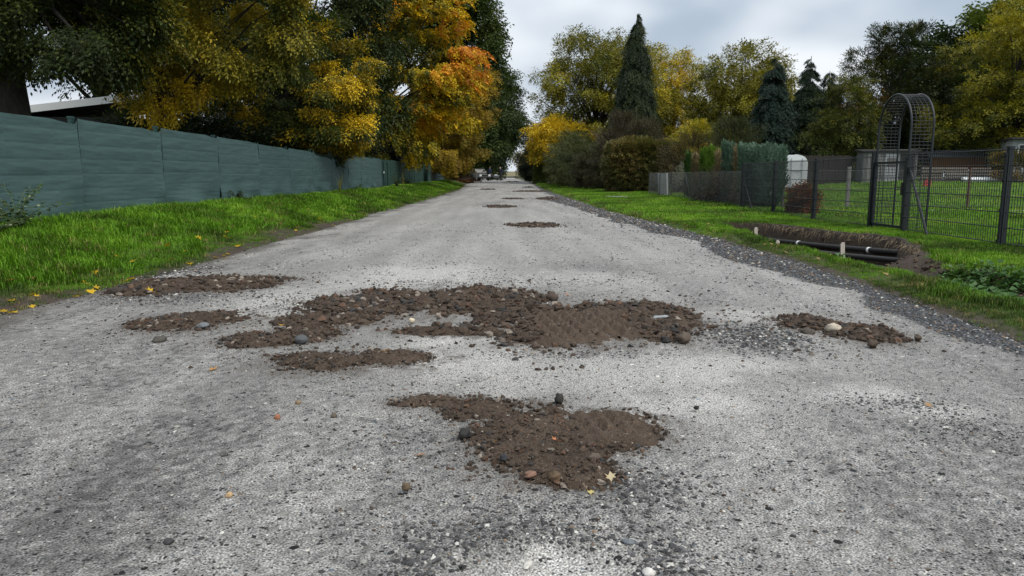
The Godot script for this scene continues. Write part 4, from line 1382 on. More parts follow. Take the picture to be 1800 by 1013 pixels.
	tree({"name": "rowan_tree", "label": "small orange flecked tree under the thin firs", "pos": Vector3(21.8, 0.3, -49.0), "tr": 0.14, "env": [[0, 4.0, 0, 2.0, 3.2, 1.8], [-1.6, 2.6, 0, 1.8, 2.2, 1.4]], "clumps": 130, "per": 36, "cr": 0.5, "s": 0.85, "pal": [dg, g1, ol, orr], "mid": 0.45, "vary": 0.6, "limbs": 30, "ymin": 0.2})
	tree({"name": "hornbeam", "label": "broad dark hornbeam with feathery top behind the arch", "pos": Vector3(26.2, 0.5, -52.5), "tr": 0.28, "env": [[0, 5.6, 0, 3.6, 4.5, 3.4], [0, 3.0, 0, 4.3, 2.9, 3.4], [0.7, 9.3, 0, 1.9, 1.7, 1.7], [-1.1, 8.7, 0, 1.4, 1.8, 1.3]], "clumps": 240, "per": 46, "cr": 0.5, "s": 0.9, "pal": [Color(0.018, 0.03, 0.01), dg, Color(0.06, 0.085, 0.016), Color(0.11, 0.09, 0.016), orr], "mid": 0.36, "vary": 0.45, "freq": 30.0, "limbs": 60, "droop": -0.15, "ymin": 1.6})
	tree({"name": "robinia_tree", "label": "yellow green spreading tree at the far right of the garden", "pos": Vector3(31.2, 0.5, -47.2), "tr": 0.24, "env": [[0.4, 6.8, 0, 4.3, 4.6, 3.8], [-0.7, 3.8, 0, 5.0, 2.6, 3.6], [3.7, 5.6, 0, 3.1, 4.2, 3.0]], "clumps": 250, "per": 44, "cr": 0.68, "flat": 0.4, "s": 1.1, "pal": [g1, Color(0.16, 0.165, 0.016), yg, Color(0.42, 0.36, 0.03), Color(0.52, 0.34, 0.035)], "mid": 0.42, "vary": 0.4, "bias": Vector3(0.0, 0.14, 0), "limbs": 90, "droop": 0.1, "ymin": 2.1, "shell": 0.3})
	tree({"name": "maple_tree", "label": "fresh green round tree top behind the yellow green spreading tree", "pos": Vector3(38.8, 0.35, -60.0), "tr": 0.3, "env": [[0, 9.0, 0, 3.4, 5.0, 3.4]], "clumps": 120, "per": 34, "cr": 0.7, "s": 1.1, "spray": "coarse", "pal": [g1, Color(0.10, 0.15, 0.025), Color(0.19, 0.24, 0.03)], "mid": 0.55, "limbs": 30, "ymin": 2.0})
	tree({"name": "oak_tree", "label": "green tree top peeping between the hornbeam and the yellow green tree", "pos": Vector3(35.0, 0.35, -62.0), "tr": 0.3, "env": [[0, 7.2, 0, 3.4, 4.4, 3.4]], "clumps": 100, "per": 32, "cr": 0.7, "s": 1.1, "spray": "coarse", "pal": [dg, Color(0.05, 0.085, 0.03), Color(0.08, 0.12, 0.04)], "mid": 0.5, "limbs": 30, "ymin": 1.0})
	# bushes and hedges by the lane
	tree({"name": "privet_bush", "label": "big loose green bush by the lane left of the clipped hedge", "pos": Vector3(4.9, 0.08, -54.0), "tr": 0.07, "th": 0.6, "env": [[0, 1.8, 0, 1.9, 2.0, 5.0], [0.8, 2.6, -3.0, 1.8, 1.5, 3.0], [-0.3, 1.4, -9.0, 1.5, 1.6, 4.0]], "clumps": 210, "per": 40, "cr": 0.42, "s": 0.8, "spray": "fine", "pal": [Color(0.04, 0.06, 0.02), Color(0.09, 0.115, 0.04), Color(0.16, 0.175, 0.065)], "mid": 0.5, "limbs": 60, "cat": "bush", "ymin": 0.1})
	tree({"name": "blackthorn_bush", "label": "nearly black bush between the loose green bush and the clipped hedge", "pos": Vector3(5.6, 0.08, -46.0), "tr": 0.06, "th": 0.5, "env": [[0, 1.25, 0, 1.5, 1.35, 1.8]], "clumps": 70, "per": 44, "cr": 0.36, "s": 0.7, "spray": "fine", "pal": [Color(0.025, 0.025, 0.014), Color(0.05, 0.05, 0.02), Color(0.08, 0.07, 0.03)], "mid": 0.4, "limbs": 30, "cat": "bush", "ymin": 0.05})
	hedge({"name": "clipped_hedge", "label": "tall clipped hedge with browning leaves at the garden corner", "pos": Vector3(6.75, 0.1, -40.2), "size": Vector3(2.9, 2.62, 4.4), "n": 9000, "s": 1.55, "pal": [Color(0.07, 0.09, 0.025), Color(0.13, 0.145, 0.035), Color(0.20, 0.155, 0.06), Color(0.30, 0.24, 0.06)], "mid": 0.45, "round": 0.42, "rough": 0.16, "stems": 110})
	tree({"name": "dogwood_bush", "label": "leafless grey brown bush rising behind the clipped hedge", "pos": Vector3(7.8, 0.1, -49.0), "tr": 0.08, "th": 0.7, "env": [[0, 3.0, 0, 2.0, 1.7, 1.8]], "clumps": 110, "per": 34, "cr": 0.4, "s": 1.1, "spray": "twiggy", "pal": [Color(0.075, 0.062, 0.045), Color(0.13, 0.115, 0.08), Color(0.11, 0.12, 0.06)], "mid": 0.5, "limbs": 110, "droop": -0.7, "cat": "bush", "ymin": 0.5})
	tree({"name": "rose_bush", "label": "straggly brown shrub beside the small greenhouse", "pos": Vector3(8.6, 0.12, -36.0), "tr": 0.07, "th": 0.6, "env": [[0, 1.6, 0, 1.3, 1.2, 1.4]], "clumps": 60, "per": 22, "cr": 0.36, "s": 0.9, "spray": "twiggy", "pal": [Color(0.05, 0.05, 0.02), Color(0.10, 0.085, 0.03), Color(0.16, 0.10, 0.03)], "mid": 0.5, "limbs": 60, "droop": -0.5, "cat": "bush", "ymin": 0.2})
	tree({"name": "willow_bush", "label": "grey green feathery bush behind the evergreens", "pos": Vector3(13.4, 0.15, -45.0), "tr": 0.08, "th": 0.6, "env": [[0, 2.3, 0, 1.6, 1.7, 1.6]], "clumps": 80, "per": 32, "cr": 0.4, "s": 1.0, "spray": "twiggy", "pal": [Color(0.055, 0.075, 0.035), Color(0.09, 0.115, 0.05), Color(0.12, 0.13, 0.06)], "mid": 0.5, "limbs": 70, "droop": -0.7, "cat": "bush", "ymin": 0.2})
	# far wood that closes the view behind the gardens
	rng.seed = 91
	var sc := Scatter.new()
	for k in 9000:
		var a := R(0.0, 1.0)
		var x := 0.0
		var d := 0.0
		if k % 3 == 0:
			x = lerpf(-70.0, -13.0, a); d = R(75, 130)
		else:
			x = lerpf(9.0, 95.0, pow(a, 0.8)); d = 86.0 + R(0, 26) - maxf(0.0, x - 40.0) * 0.35
		var top := 5.6 + 2.6 * nA.get_noise_2d(x * 12.0, d * 3.0) + 1.2 * nB.get_noise_2d(x * 40.0, d * 9.0)
		var y := top * pow(R(0, 1), 0.7)
		var cl := pick([dg, g1, ol, Color(0.10, 0.09, 0.02)], 0.4 + nA.get_noise_2d(x * 14.0, d * 14.0) * 0.8 + R(-0.15, 0.15))
		sc.put(look(Vector3(R(-1, 1), R(-0.4, 0.5), R(0.2, 1)), R(-1, 1), R(2.2, 3.6)), Vector3(x, y, -d), cl)
	var fw := sc.node("distant_wood", SP.coarse)
	tag(fw, "mixed dark wood closing the view behind the gardens", "wood", "", "stuff")
	add_child(fw)

# ---------------------------------------------------------------- the garden behind the wire fence
func garden() -> void:
	var g: Geo
	# row of evergreens
	var greens := {"g": [Color(0.08, 0.17, 0.025), Color(0.15, 0.28, 0.035), Color(0.22, 0.36, 0.04)], "d": [Color(0.045, 0.11, 0.03), Color(0.08, 0.18, 0.035)], "b": [Color(0.10, 0.19, 0.13), Color(0.20, 0.31, 0.23)], "x": [Color(0.19, 0.15, 0.08), Color(0.33, 0.26, 0.14), Color(0.42, 0.34, 0.2)]}
	var row := [["d", 29.2, 1.95, "dark green evergreen column nearest the small greenhouse"], ["x", 28.0, 1.85, "dead brown evergreen column, farther of two dead ones"], ["g", 26.9, 2.05, "bright green evergreen column between the two dead ones"], ["g", 25.9, 2.1, "bright green evergreen column just before the nearer dead one"], ["x", 24.9, 1.9, "dead brown evergreen column, nearer of the two dead ones"], ["b", 23.7, 2.2, "first blue green cypress after the nearer dead evergreen"], ["x", 22.75, 1.95, "thin dead evergreen between two blue green cypresses"], ["b", 22.0, 2.05, "middle blue green cypress of the evergreen row"], ["b", 20.9, 2.0, "blue green cypress closest to the white tunnel"]]
	for e in row:
		var dead: bool = e[0] == "x"
		var wide: float = 0.6 if dead else (0.74 if e[0] == "b" else 0.56)
		hedge({"name": "evergreen_column", "label": e[3], "cat": "evergreen", "group": "row of evergreens behind the fence", "pos": Vector3(7.2, 0.1, -e[1]), "size": Vector3(wide, e[2] * 0.79, wide), "n": 1100 if dead else 2400, "s": 0.62, "spray": "upright", "pal": greens[e[0]], "round": 0.35, "rough": 0.42, "stems": 10, "up": 2.2, "outw": 0.6})
	# dead climbers on the chain link fence
	tree({"name": "dead_climber", "label": "tangle of dead brown climbers on the chain link fence", "pos": Vector3(6.72, 0.1, -24.6), "tr": 0.05, "th": 1.0, "env": [[0, 0.5, 0, 0.2, 0.58, 3.6]], "clumps": 70, "per": 14, "cr": 0.22, "s": 0.5, "spray": "twiggy", "pal": [Color(0.08, 0.065, 0.045), Color(0.16, 0.135, 0.095), Color(0.28, 0.25, 0.19)], "mid": 0.4, "limbs": 90, "cat": "climber", "ymin": 0.05, "shell": 0.0})
	tree({"name": "peony_bush", "label": "rust red autumn bush behind the fence post before the white tunnel", "pos": Vector3(7.0, 0.1, -17.8), "tr": 0.03, "th": 0.15, "env": [[0, 0.32, 0, 0.22, 0.30, 0.34]], "clumps": 34, "per": 22, "cr": 0.11, "s": 0.42, "pal": [Color(0.10, 0.035, 0.014), Color(0.24, 0.075, 0.02), Color(0.30, 0.15, 0.04), Color(0.11, 0.12, 0.03)], "mid": 0.4, "vary": 0.7, "limbs": 30, "cat": "bush", "ymin": 0.03, "shell": 0.0})
	tree({"name": "pampas_clump", "label": "whitish seedy shrub behind the grey board by the hedge", "pos": Vector3(8.3, 0.1, -33.5), "tr": 0.03, "th": 0.4, "env": [[0, 0.85, 0, 0.9, 0.5, 0.9]], "clumps": 30, "per": 18, "cr": 0.25, "s": 0.7, "spray": "twiggy", "pal": [Color(0.16, 0.19, 0.12), Color(0.35, 0.38, 0.3)], "limbs": 30, "cat": "shrub", "ymin": 0.2, "droop": -0.5})
	g = Geo.new()
	g.bx(Vector3(0, 0.5, 0), Vector3(0.04, 1.0, 1.9))
	for z in [-0.93, 0.93]: g.bx(Vector3(-0.03, 0.5, z), Vector3(0.03, 1.02, 0.05))
	var bd := part(g, "grey_board", M.pale_grey, self)
	bd.position = Vector3(6.85, ground_y(6.85, 33.4) - 0.02, -33.3)
	bd.rotation.z = 0.05
	tag(bd, "pale blue grey board leaning behind the chain link fence end", "board")
	# small glazed greenhouse
	var o := thing("greenhouse", "small pale greenhouse between the clipped hedge and the evergreens", "greenhouse", Vector3(9.7, 0.12, -39.0), 0.2)
	g = Geo.new()
	for x in [-0.8, 0.0, 0.8]:
		for z in [-1.2, 1.2]: g.bx(Vector3(x, 0.85, z), Vector3(0.05, 1.7, 0.05))
	for z in [-1.2, 1.2]:
		g.bx(Vector3(0, 1.72, z), Vector3(1.7, 0.05, 0.06))
		g.bx(Vector3(0, 0.5, z), Vector3(1.7, 0.04, 0.05))
	for x in [-0.8, 0.8]: g.bx(Vector3(x, 1.72, 0), Vector3(0.05, 0.05, 2.4))
	part(g, "frame", M.white, o)
	for e in [[0.0, 1.16, 1.6, 0.0], [0.0, -1.16, 1.6, 0.0]]:
		g = Geo.new()
		g.bx(Vector3(0, 0.86, e[1]), Vector3(1.6, 1.66, 0.02))
		part(g, "pane", M.foil, o)
	for x in [-0.77, 0.77]:
		g = Geo.new()
		g.bx(Vector3(x, 0.86, 0), Vector3(0.02, 1.66, 2.3))
		part(g, "pane", M.foil, o)
	g = Geo.new()
	g.box(Transform3D(Basis(Vector3(0, 0, 1), 0.05), Vector3(0, 1.8, 0)), Vector3(1.9, 0.03, 2.6))
	part(g, "roof", M.foil, o)
	# white foil tunnel
	o = thing("foil_tunnel", "white round topped foil tunnel right of the blue green cypresses", "greenhouse", Vector3(15.75, ground_y(15.75, 42.0) - 0.05, -42.5))
	g = Geo.new()
	var prof := [Vector2(-0.62, 0), Vector2(-0.62, 0.9)]
	for k in 9: prof.append(Vector2(-cos(PI * k / 8.0) * 0.62, 1.42 + sin(PI * k / 8.0) * 0.48))
	prof.append(Vector2(0.62, 0.9)); prof.append(Vector2(0.62, 0))
	var n := prof.size()
	for j in 13:
		for k in n:
			var wob := 0.02 * nA.get_noise_2d(j * 120.0, k * 150.0)
			g.vert(Vector3(prof[k].x * (1.0 + wob), prof[k].y + wob, 1.2 - j * 0.2), Vector3.UP)
	for j in 12:
		for k in n - 1:
			var a := j * n + k
			g.tri(a, a + n, a + n + 1); g.tri(a, a + n + 1, a + 1)
	g.smooth()
	part(g, "cover", M.foil, o)
	g = Geo.new()
	var c0 := g.vert(Vector3(0, 0.9, 1.2), Vector3(0, 0, 1))
	for k in n:
		var wob := 0.03 * nB.get_noise_2d(k * 90.0, 3.0)
		g.vert(Vector3(prof[k].x, prof[k].y, 1.2 + wob), Vector3(0, 0, 1))
	for k in n - 1: g.tri(c0, c0 + k + 2, c0 + k + 1)
	g.tri(c0, c0 + 1, c0 + n)
	part(g, "end_sheet", M.foil, o)
	g = Geo.new()
	for x in [-0.3, 0.3]: g.bx(Vector3(x, 0.85, 1.25), Vector3(0.03, 1.7, 0.03))
	g.bx(Vector3(0, 1.05, 1.25), Vector3(0.63, 0.03, 0.03))
	part(g, "door_frame", M.pale_grey, o)
	# dark board fence at the back
	o = thing("board_fence", "dark board fence at the back of the lawn", "fence", Vector3(19.6, ground_y(19.6, 45), -45.6))
	var bg := Geo.new()
	bg.bx(Vector3(0, 0.85, 0), Vector3(0.14, 1.7, 0.03))
	var board := bg.mesh(M.dark_wood)
	for k in 36:
		inst(board, "board", o).position = Vector3(-4.4 + k * 0.155, 0.02 * sin(k * 2.3), 0.004 * (k % 2))
	# grey shed
	o = thing("garden_shed", "low grey shed with two doors seen through the arch", "shed", Vector3(22.6, ground_y(22.5, 45) - 0.15, -45.2), -0.25)
	o.scale = Vector3(0.86, 0.92, 0.9)
	g = Geo.new()
	g.bx(Vector3(0, 1.05, 0), Vector3(3.4, 2.1, 2.2))
	part(g, "wall", M.grey_board, o)
	g = Geo.new()
	g.box(Transform3D(Basis(Vector3(1, 0, 0), 0.05), Vector3(0, 2.18, 0)), Vector3(3.7, 0.08, 2.6))
	part(g, "roof", M.dark_wall, o)
	for e in [[-0.95, "concrete"], [0.1, "pale_grey"], [1.1, "dark_wall"]]:
		g = Geo.new()
		g.bx(Vector3(e[0], 0.98, 1.115), Vector3(0.9, 1.9, 0.03))
		var dr := part(g, "door", M[e[1]], o)
		g = Geo.new()
		g.bx(Vector3(e[0], 1.4, 1.135), Vector3(0.62, 0.6, 0.012))
		part(g, "pane", M.dark_glass if e[1] == "dark_wall" else M.grey_board, dr)
	# orange hut
	o = thing("garden_hut", "orange brown timber hut with a grey metal roof", "hut", Vector3(29.2, ground_y(29, 49) - 0.25, -49.4), -0.35)
	o.scale = Vector3(0.84, 0.9, 0.9)
	for k in 22:
		g = Geo.new()
		g.bx(Vector3(-1.75 + k * 0.166, 1.0, 1.25 + 0.008 * (k % 2)), Vector3(0.158, 2.0, 0.03))
		part(g, "plank", M.orange_wood, o)
	g = Geo.new()
	g.bx(Vector3(0, 1.0, 0), Vector3(3.6, 2.0, 2.46))
	part(g, "wall", M.orange_wood, o)
	g = Geo.new()
	g.box(Transform3D(Basis(Vector3(1, 0, 0), 0.28), Vector3(0, 2.22, 0.72)), Vector3(4.1, 0.06, 1.75))
	g.box(Transform3D(Basis(Vector3(1, 0, 0), -0.28), Vector3(0, 2.22, -0.72)), Vector3(4.1, 0.06, 1.75))
	part(g, "roof", M.zinc, o)
	g = Geo.new()
	g.bx(Vector3(2.06, 2.2, 0.7), Vector3(0.05, 0.14, 1.8))
	part(g, "bargeboard", M.white, o)
	g = Geo.new()
	g.bx(Vector3(2.4, 1.3, 1.1), Vector3(0.75, 0.9, 0.06))
	var wd := part(g, "window", M.white, o)
	g = Geo.new()
	g.bx(Vector3(2.4, 1.33, 1.14), Vector3(0.63, 0.76, 0.02))
	part(g, "pane", M.dark_glass, wd)
	g = Geo.new()
	g.bx(Vector3(2.35, 0.9, 0.2), Vector3(0.95, 1.8, 1.7))
	part(g, "porch", M.dark_wall, o)
	# log pile, white rail, round white sheet
	rng.seed = 12
	for r in 5:
		for q in 3:
			g = Geo.new()
			var ln := R(1.2, 1.32)
			g.bar(Vector3(-ln / 2, 0, 0), Vector3(ln / 2, 0, 0), R(0.07, 0.09), 8)
			var b := part(g, "timber_log", M.old_wood, self)
			b.position = Vector3(23.6 + q * 1.36, ground_y(25, 42) + 0.08 + r * 0.165, -42.0 + R(-0.04, 0.04))
			tag(b, "brown log in the %s row of the low stack, %s" % [["bottom", "second", "middle", "fourth", "top"][r], ["end toward the arch", "middle length", "end toward the far house"][q]], "log", "stack of logs along the back of the lawn")
	g = Geo.new()
	g.bar(Vector3(-1.1, 0, 0), Vector3(1.1, 0, 0), 0.15, 12)
	var wl := part(g, "birch_log", M.foil, self)
	wl.position = Vector3(25.6, ground_y(25, 41) + 0.14, -40.6)
	tag(wl, "whitish log lying on the lawn before the timber stack", "log")
	g = Geo.new()
	var cN := g.vert(Vector3(0, 0, 0.02), Vector3(0, 0, 1))
	for k in 17: g.vert(Vector3(-cos(PI * k / 16.0) * 0.95, sin(PI * k / 16.0) * 0.75, 0.02), Vector3(0, 0, 1))
	for k in 16: g.tri(cN, cN + k + 2, cN + k + 1)
	for k in 16:
		var a := Vector3(-cos(PI * k / 16.0) * 0.95, sin(PI * k / 16.0) * 0.75, 0)
		var b := Vector3(-cos(PI * (k + 1) / 16.0) * 0.95, sin(PI * (k + 1) / 16.0) * 0.75, 0)
		g.quad(a + Vector3(0, 0, 0.02), b + Vector3(0, 0, 0.02), b - Vector3(0, 0, 1.6), a - Vector3(0, 0, 1.6))
	var dm := part(g, "cold_frame", M.foil, self)
	dm.position = Vector3(26.6, ground_y(26.6, 44), -44.0)
	tag(dm, "half round white cover in front of the orange hut", "garden cover")
	g = Geo.new()
	g.bx(Vector3(0, 0.16, 0), Vector3(0.3, 0.3, 0.22))
	g.bx(Vector3(0, 0.36, 0), Vector3(0.06, 0.12, 0.06))
	var can := part(g, "watering_can", mat("red", lin(0.42, 0.04, 0.04), 0.5), self)
	can.position = Vector3(20.6, ground_y(20.6, 37), -37.0)
	tag(can, "small red can standing on the lawn near the gate", "can")
	# house at the right edge
	o = thing("summer_house", "grey and white house with white windows at the right edge", "house", Vector3(31.5, ground_y(31, 44), -43.5), -0.35)
	g = Geo.new()
	g.bx(Vector3(0, 1.2, 0), Vector3(5.0, 2.4, 3.0))
	part(g, "wall", M.pale_grey, o)
	g = Geo.new()
	g.bx(Vector3(0, 2.46, 0.2), Vector3(5.4, 0.1, 3.6))
	part(g, "roof", M.dark_wall, o)
	for x in [-1.9, -1.0, 0.2, 1.4]:
		g = Geo.new()
		g.bx(Vector3(x, 1.65, 1.52), Vector3(0.7, 1.0, 0.06))
		var w := part(g, "window", M.white, o)
		g = Geo.new()
		g.bx(Vector3(x, 1.65, 1.555), Vector3(0.56, 0.86, 0.02))
		part(g, "pane", M.dark_glass, w)
	for k in 26:
		g = Geo.new()
		g.bx(Vector3(-2.4 + k * 0.19, 0.55, 1.9), Vector3(0.16, 1.1, 0.03))
		part(g, "porch_board", M.pale_grey, o)
	tree({"name": "flower_shrub", "label": "shrub with orange and yellow flowers before the grey and white house", "pos": Vector3(26.9, 0.4, -40.5), "tr": 0.03, "th": 0.2, "env": [[0, 1.0, 0, 0.7, 0.9, 0.6]], "clumps": 26, "per": 26, "cr": 0.24, "s": 0.8, "pal": [Color(0.05, 0.08, 0.02), Color(0.1, 0.12, 0.03), Color(0.45, 0.25, 0.03), Color(0.5, 0.12, 0.03)], "vary": 0.8, "limbs": 20, "cat": "shrub", "ymin": 0.1})
	# trodden path in the lawn
	g = Geo.new()
	for k in 41:
		var x := 7.0 + k * 0.35
		for z in [-1, 1]:
			var d: float = 19.6 + z * (0.28 + 0.12 * nA.get_noise_2d(x * 90.0, z * 40.0)) + 0.2 * sin(x * 0.5)
			g.vert(Vector3(x, ground_y(x, d) + 0.03, -d), Vector3.UP, Vector2(x, d))
	for k in 40: g.tri(k * 2 + 1, k * 2, k * 2 + 2); g.tri(k * 2 + 1, k * 2 + 2, k * 2 + 3)
	g.smooth()
	for i in g.n.size(): g.n[i] = Vector3.UP
	var pa := part(g, "garden_path", M.concrete, self)
	tag(pa, "narrow grey path crossing the lawn before the old netting", "", "", "structure")

# ---------------------------------------------------------------- the far end of the lane
func net(bones: Array, cell: float, k: float) -> Geo:   # tapered capsules [a, b, ra, rb, colour] joined smoothly, meshed as surface nets
	var lo := Vector3(1e9, 1e9, 1e9)
	var hi := -lo
	for b in bones:
		var r := maxf(b[2], b[3]) + cell * 3.0
		lo = lo.min(b[0] - Vector3(r, r, r)).min(b[1] - Vector3(r, r, r))
		hi = hi.max(b[0] + Vector3(r, r, r)).max(b[1] + Vector3(r, r, r))
	var nx := int((hi.x - lo.x) / cell) + 2
	var ny := int((hi.y - lo.y) / cell) + 2
	var nz := int((hi.z - lo.z) / cell) + 2
	var f := PackedFloat32Array()
	f.resize(nx * ny * nz)
	f.fill(9.0)
	for b in bones:
		var a: Vector3 = b[0]
		var e: Vector3 = b[1] - b[0]
		var l2 := maxf(e.length_squared(), 1e-8)
		var r := maxf(b[2], b[3]) + k + cell * 2.0
		var p0 := (a.min(b[1]) - Vector3(r, r, r) - lo) / cell
		var p1 := (a.max(b[1]) + Vector3(r, r, r) - lo) / cell
		for z in range(maxi(int(p0.z), 0), mini(int(p1.z) + 1, nz)):
			for y in range(maxi(int(p0.y), 0), mini(int(p1.y) + 1, ny)):
				for x in range(maxi(int(p0.x), 0), mini(int(p1.x) + 1, nx)):
					var p := lo + Vector3(x, y, z) * cell
					var t := clampf((p - a).dot(e) / l2, 0.0, 1.0)
					var d := p.distance_to(a + e * t) - lerpf(b[2], b[3], t)
					var i := (z * ny + y) * nx + x
					var o := f[i]
					var h := maxf(k - absf(o - d), 0.0) / k
					f[i] = minf(o, d) - h * h * k * 0.25
	var g := Geo.new()
	var id := {}
	for z in nz - 1:
		for y in ny - 1:
			for x in nx - 1:
				var c := Vector3.ZERO
				var m := 0
				var i0 := (z * ny + y) * nx + x
				for q in [[0, 1], [2, 3], [4, 5], [6, 7], [0, 2], [1, 3], [4, 6], [5, 7], [0, 4], [1, 5], [2, 6], [3, 7]]:
					var a0: int = q[0]
					var a1: int = q[1]
					var va := f[i0 + (a0 & 1) + ((a0 >> 1) & 1) * nx + (a0 >> 2) * nx * ny]
					var vb := f[i0 + (a1 & 1) + ((a1 >> 1) & 1) * nx + (a1 >> 2) * nx * ny]
					if (va < 0) != (vb < 0):
						c += Vector3(a0 & 1, (a0 >> 1) & 1, a0 >> 2).lerp(Vector3(a1 & 1, (a1 >> 1) & 1, a1 >> 2), va / (va - vb))
						m += 1
				if m > 0:
					var p := lo + (Vector3(x, y, z) + c / m) * cell
					var best := 1e9
					for b in bones:
						var e: Vector3 = b[1] - b[0]
						var t := clampf((p - b[0]).dot(e) / maxf(e.length_squared(), 1e-8), 0.0, 1.0)
						var d := p.distance_to(b[0] + e * t) - lerpf(b[2], b[3], t)
						if d < best:
							best = d
							g.col = b[4]
					id[i0] = g.vert(p, Vector3.UP)
	for i0 in id:
		var z: int = i0 / (nx * ny)
		var y: int = (i0 / nx) % ny
		var x: int = i0 % nx
		if x == 0 or y == 0 or z == 0: continue
		for ax in 3:
			var st: int = [1, nx, nx * ny][ax]
			var s1: int = [nx, nx * ny, 1][ax]
			var s2: int = [nx * ny, 1, nx][ax]
			var va := f[i0]
			var vb := f[i0 + st]
			if (va < 0) == (vb < 0): continue
			var q := [i0 - s1 - s2, i0 - s2, i0, i0 - s1]
			if not (id.has(q[0]) and id.has(q[1]) and id.has(q[3])): continue
			if va < 0:
				g.tri(id[q[0]], id[q[1]], id[q[2]]); g.tri(id[q[0]], id[q[2]], id[q[3]])
			else:
				g.tri(id[q[0]], id[q[2]], id[q[1]]); g.tri(id[q[0]], id[q[3]], id[q[2]])
	g.smooth()
	return g

func person(label: String, pos: Vector3, yaw: float, coat: Color, hair: Color, hip_arm: bool) -> void:
	var o := thing("person", label, "person", pos, yaw)
	var V := func(x, y, z): return Vector3(x, y, z)
	var tr := Color(0.018, 0.019, 0.024)
	var sk := Color(0.42, 0.26, 0.19)
	var boot := Color(0.02, 0.018, 0.016)
	var lean := 0.10 if hip_arm else 0.03
	var hands := []
	var bones := [
		[V.call(0, 0.95, 0), V.call(0, 1.18, lean * 0.4), 0.155, 0.15, coat], [V.call(0, 1.18, lean * 0.4), V.call(0, 1.38, lean), 0.16, 0.15, coat],
		[V.call(-0.14, 1.41, lean), V.call(0.14, 1.41, lean), 0.085, 0.085, coat], [V.call(0, 1.45, lean), V.call(0, 1.54, lean * 1.3), 0.06, 0.055, sk],
		[V.call(0, 1.60, lean * 1.4 + 0.02), V.call(0, 1.67, lean * 1.4), 0.085, 0.095, sk], [V.call(0, 1.57, lean * 1.4 + 0.05), V.call(0, 1.6, lean * 1.4 + 0.045), 0.05, 0.055, sk],
		[V.call(0, 1.615, lean * 1.4 + 0.10), V.call(0, 1.59, lean * 1.4 + 0.115), 0.014, 0.018, sk],
		[V.call(-0.088, 1.62, lean * 1.4), V.call(-0.092, 1.60, lean * 1.4), 0.018, 0.014, sk], [V.call(0.088, 1.62, lean * 1.4), V.call(0.092, 1.60, lean * 1.4), 0.018, 0.014, sk]]
	for s in [-1, 1]:
		var f: float = 0.05 * s
		bones.append([V.call(s * 0.09, 0.94, 0), V.call(s * 0.10, 0.50, 0.03 + f), 0.105, 0.066, tr])
		bones.append([V.call(s * 0.10, 0.50, 0.03 + f), V.call(s * 0.11, 0.10, f), 0.066, 0.048, tr])
		bones.append([V.call(s * 0.11, 0.055, f - 0.03), V.call(s * 0.125, 0.045, f + 0.16), 0.055, 0.042, boot])
		var sh: Vector3 = V.call(s * 0.2, 1.40, lean)
		var el: Vector3 = V.call(s * 0.25, 1.12, lean - 0.02)
		var wr: Vector3 = V.call(s * 0.23, 0.88, lean + 0.12)
		if hip_arm and s == 1:
			el = V.call(0.40, 1.18, lean - 0.12)
			wr = V.call(0.20, 1.02, lean - 0.02)
		elif hip_arm:
			el = V.call(-0.26, 1.14, lean + 0.12)
			wr = V.call(-0.2, 1.02, lean + 0.36)
		bones.append([sh, el, 0.068, 0.052, coat])
		bones.append([el, wr, 0.052, 0.036, coat])
		hands.append([wr, (wr - el).normalized(), s])
	var g := net(bones, 0.022, 0.05)
	for h in hands:
		var dr: Vector3 = h[1]
		var side: Vector3 = dr.cross(Vector3.UP).normalized()
		var pn := side.cross(dr)
		var hb := [[h[0], h[0] + dr * 0.08, 0.026, 0.03, sk], [h[0] + dr * 0.05 + side * 0.02, h[0] + dr * 0.085 - side * 0.022, 0.02, 0.02, sk]]
		for q in 4:
			var rt: Vector3 = h[0] + dr * 0.09 + side * (0.032 - q * 0.021)
			var ln: float = [0.038, 0.046, 0.044, 0.034][q]
			var kn: Vector3 = rt + dr * ln + pn * 0.012
			hb.append([rt, kn, 0.0095, 0.009, sk])
			hb.append([kn, kn + (dr * 0.6 + pn).normalized() * ln * 0.8, 0.009, 0.008, sk])
		hb.append([h[0] + dr * 0.025 + side * 0.03, h[0] + dr * 0.065 + side * 0.06 + pn * 0.01, 0.012, 0.010, sk])
		hb.append([h[0] + dr * 0.065 + side * 0.06 + pn * 0.01, h[0] + dr * 0.095 + side * 0.062 + pn * 0.02, 0.010, 0.009, sk])
		var hg := net(hb, 0.006, 0.008)
		var off := g.v.size()
		g.v.append_array(hg.v); g.n.append_array(hg.n); g.c.append_array(hg.c); g.u.append_array(hg.u)
		for i in hg.ix: g.ix.append(i + off)
	part(g, "body", M.skin, o)
	var z := lean * 1.4
	g = Geo.new()
	g.col = hair
	g.ball(Vector3(0, 1.675, z - 0.018), Vector3(0.1, 0.095, 0.105), 8, 12, nA, 0.05)
	part(g, "hair", M.skin, o)
	for s in [-1, 1]:
		g = Geo.new()
		g.col = Color(0.03, 0.025, 0.02)
		g.ball(Vector3(s * 0.033, 1.635, z + 0.092), Vector3(0.011, 0.008, 0.008), 5, 8)
		part(g, "eye", M.skin, o)
	g = Geo.new()
	g.col = Color(0.28, 0.11, 0.09)
	g.bx(Vector3(0, 1.562, z + 0.1), Vector3(0.045, 0.009, 0.012))
	part(g, "mouth", M.skin, o)

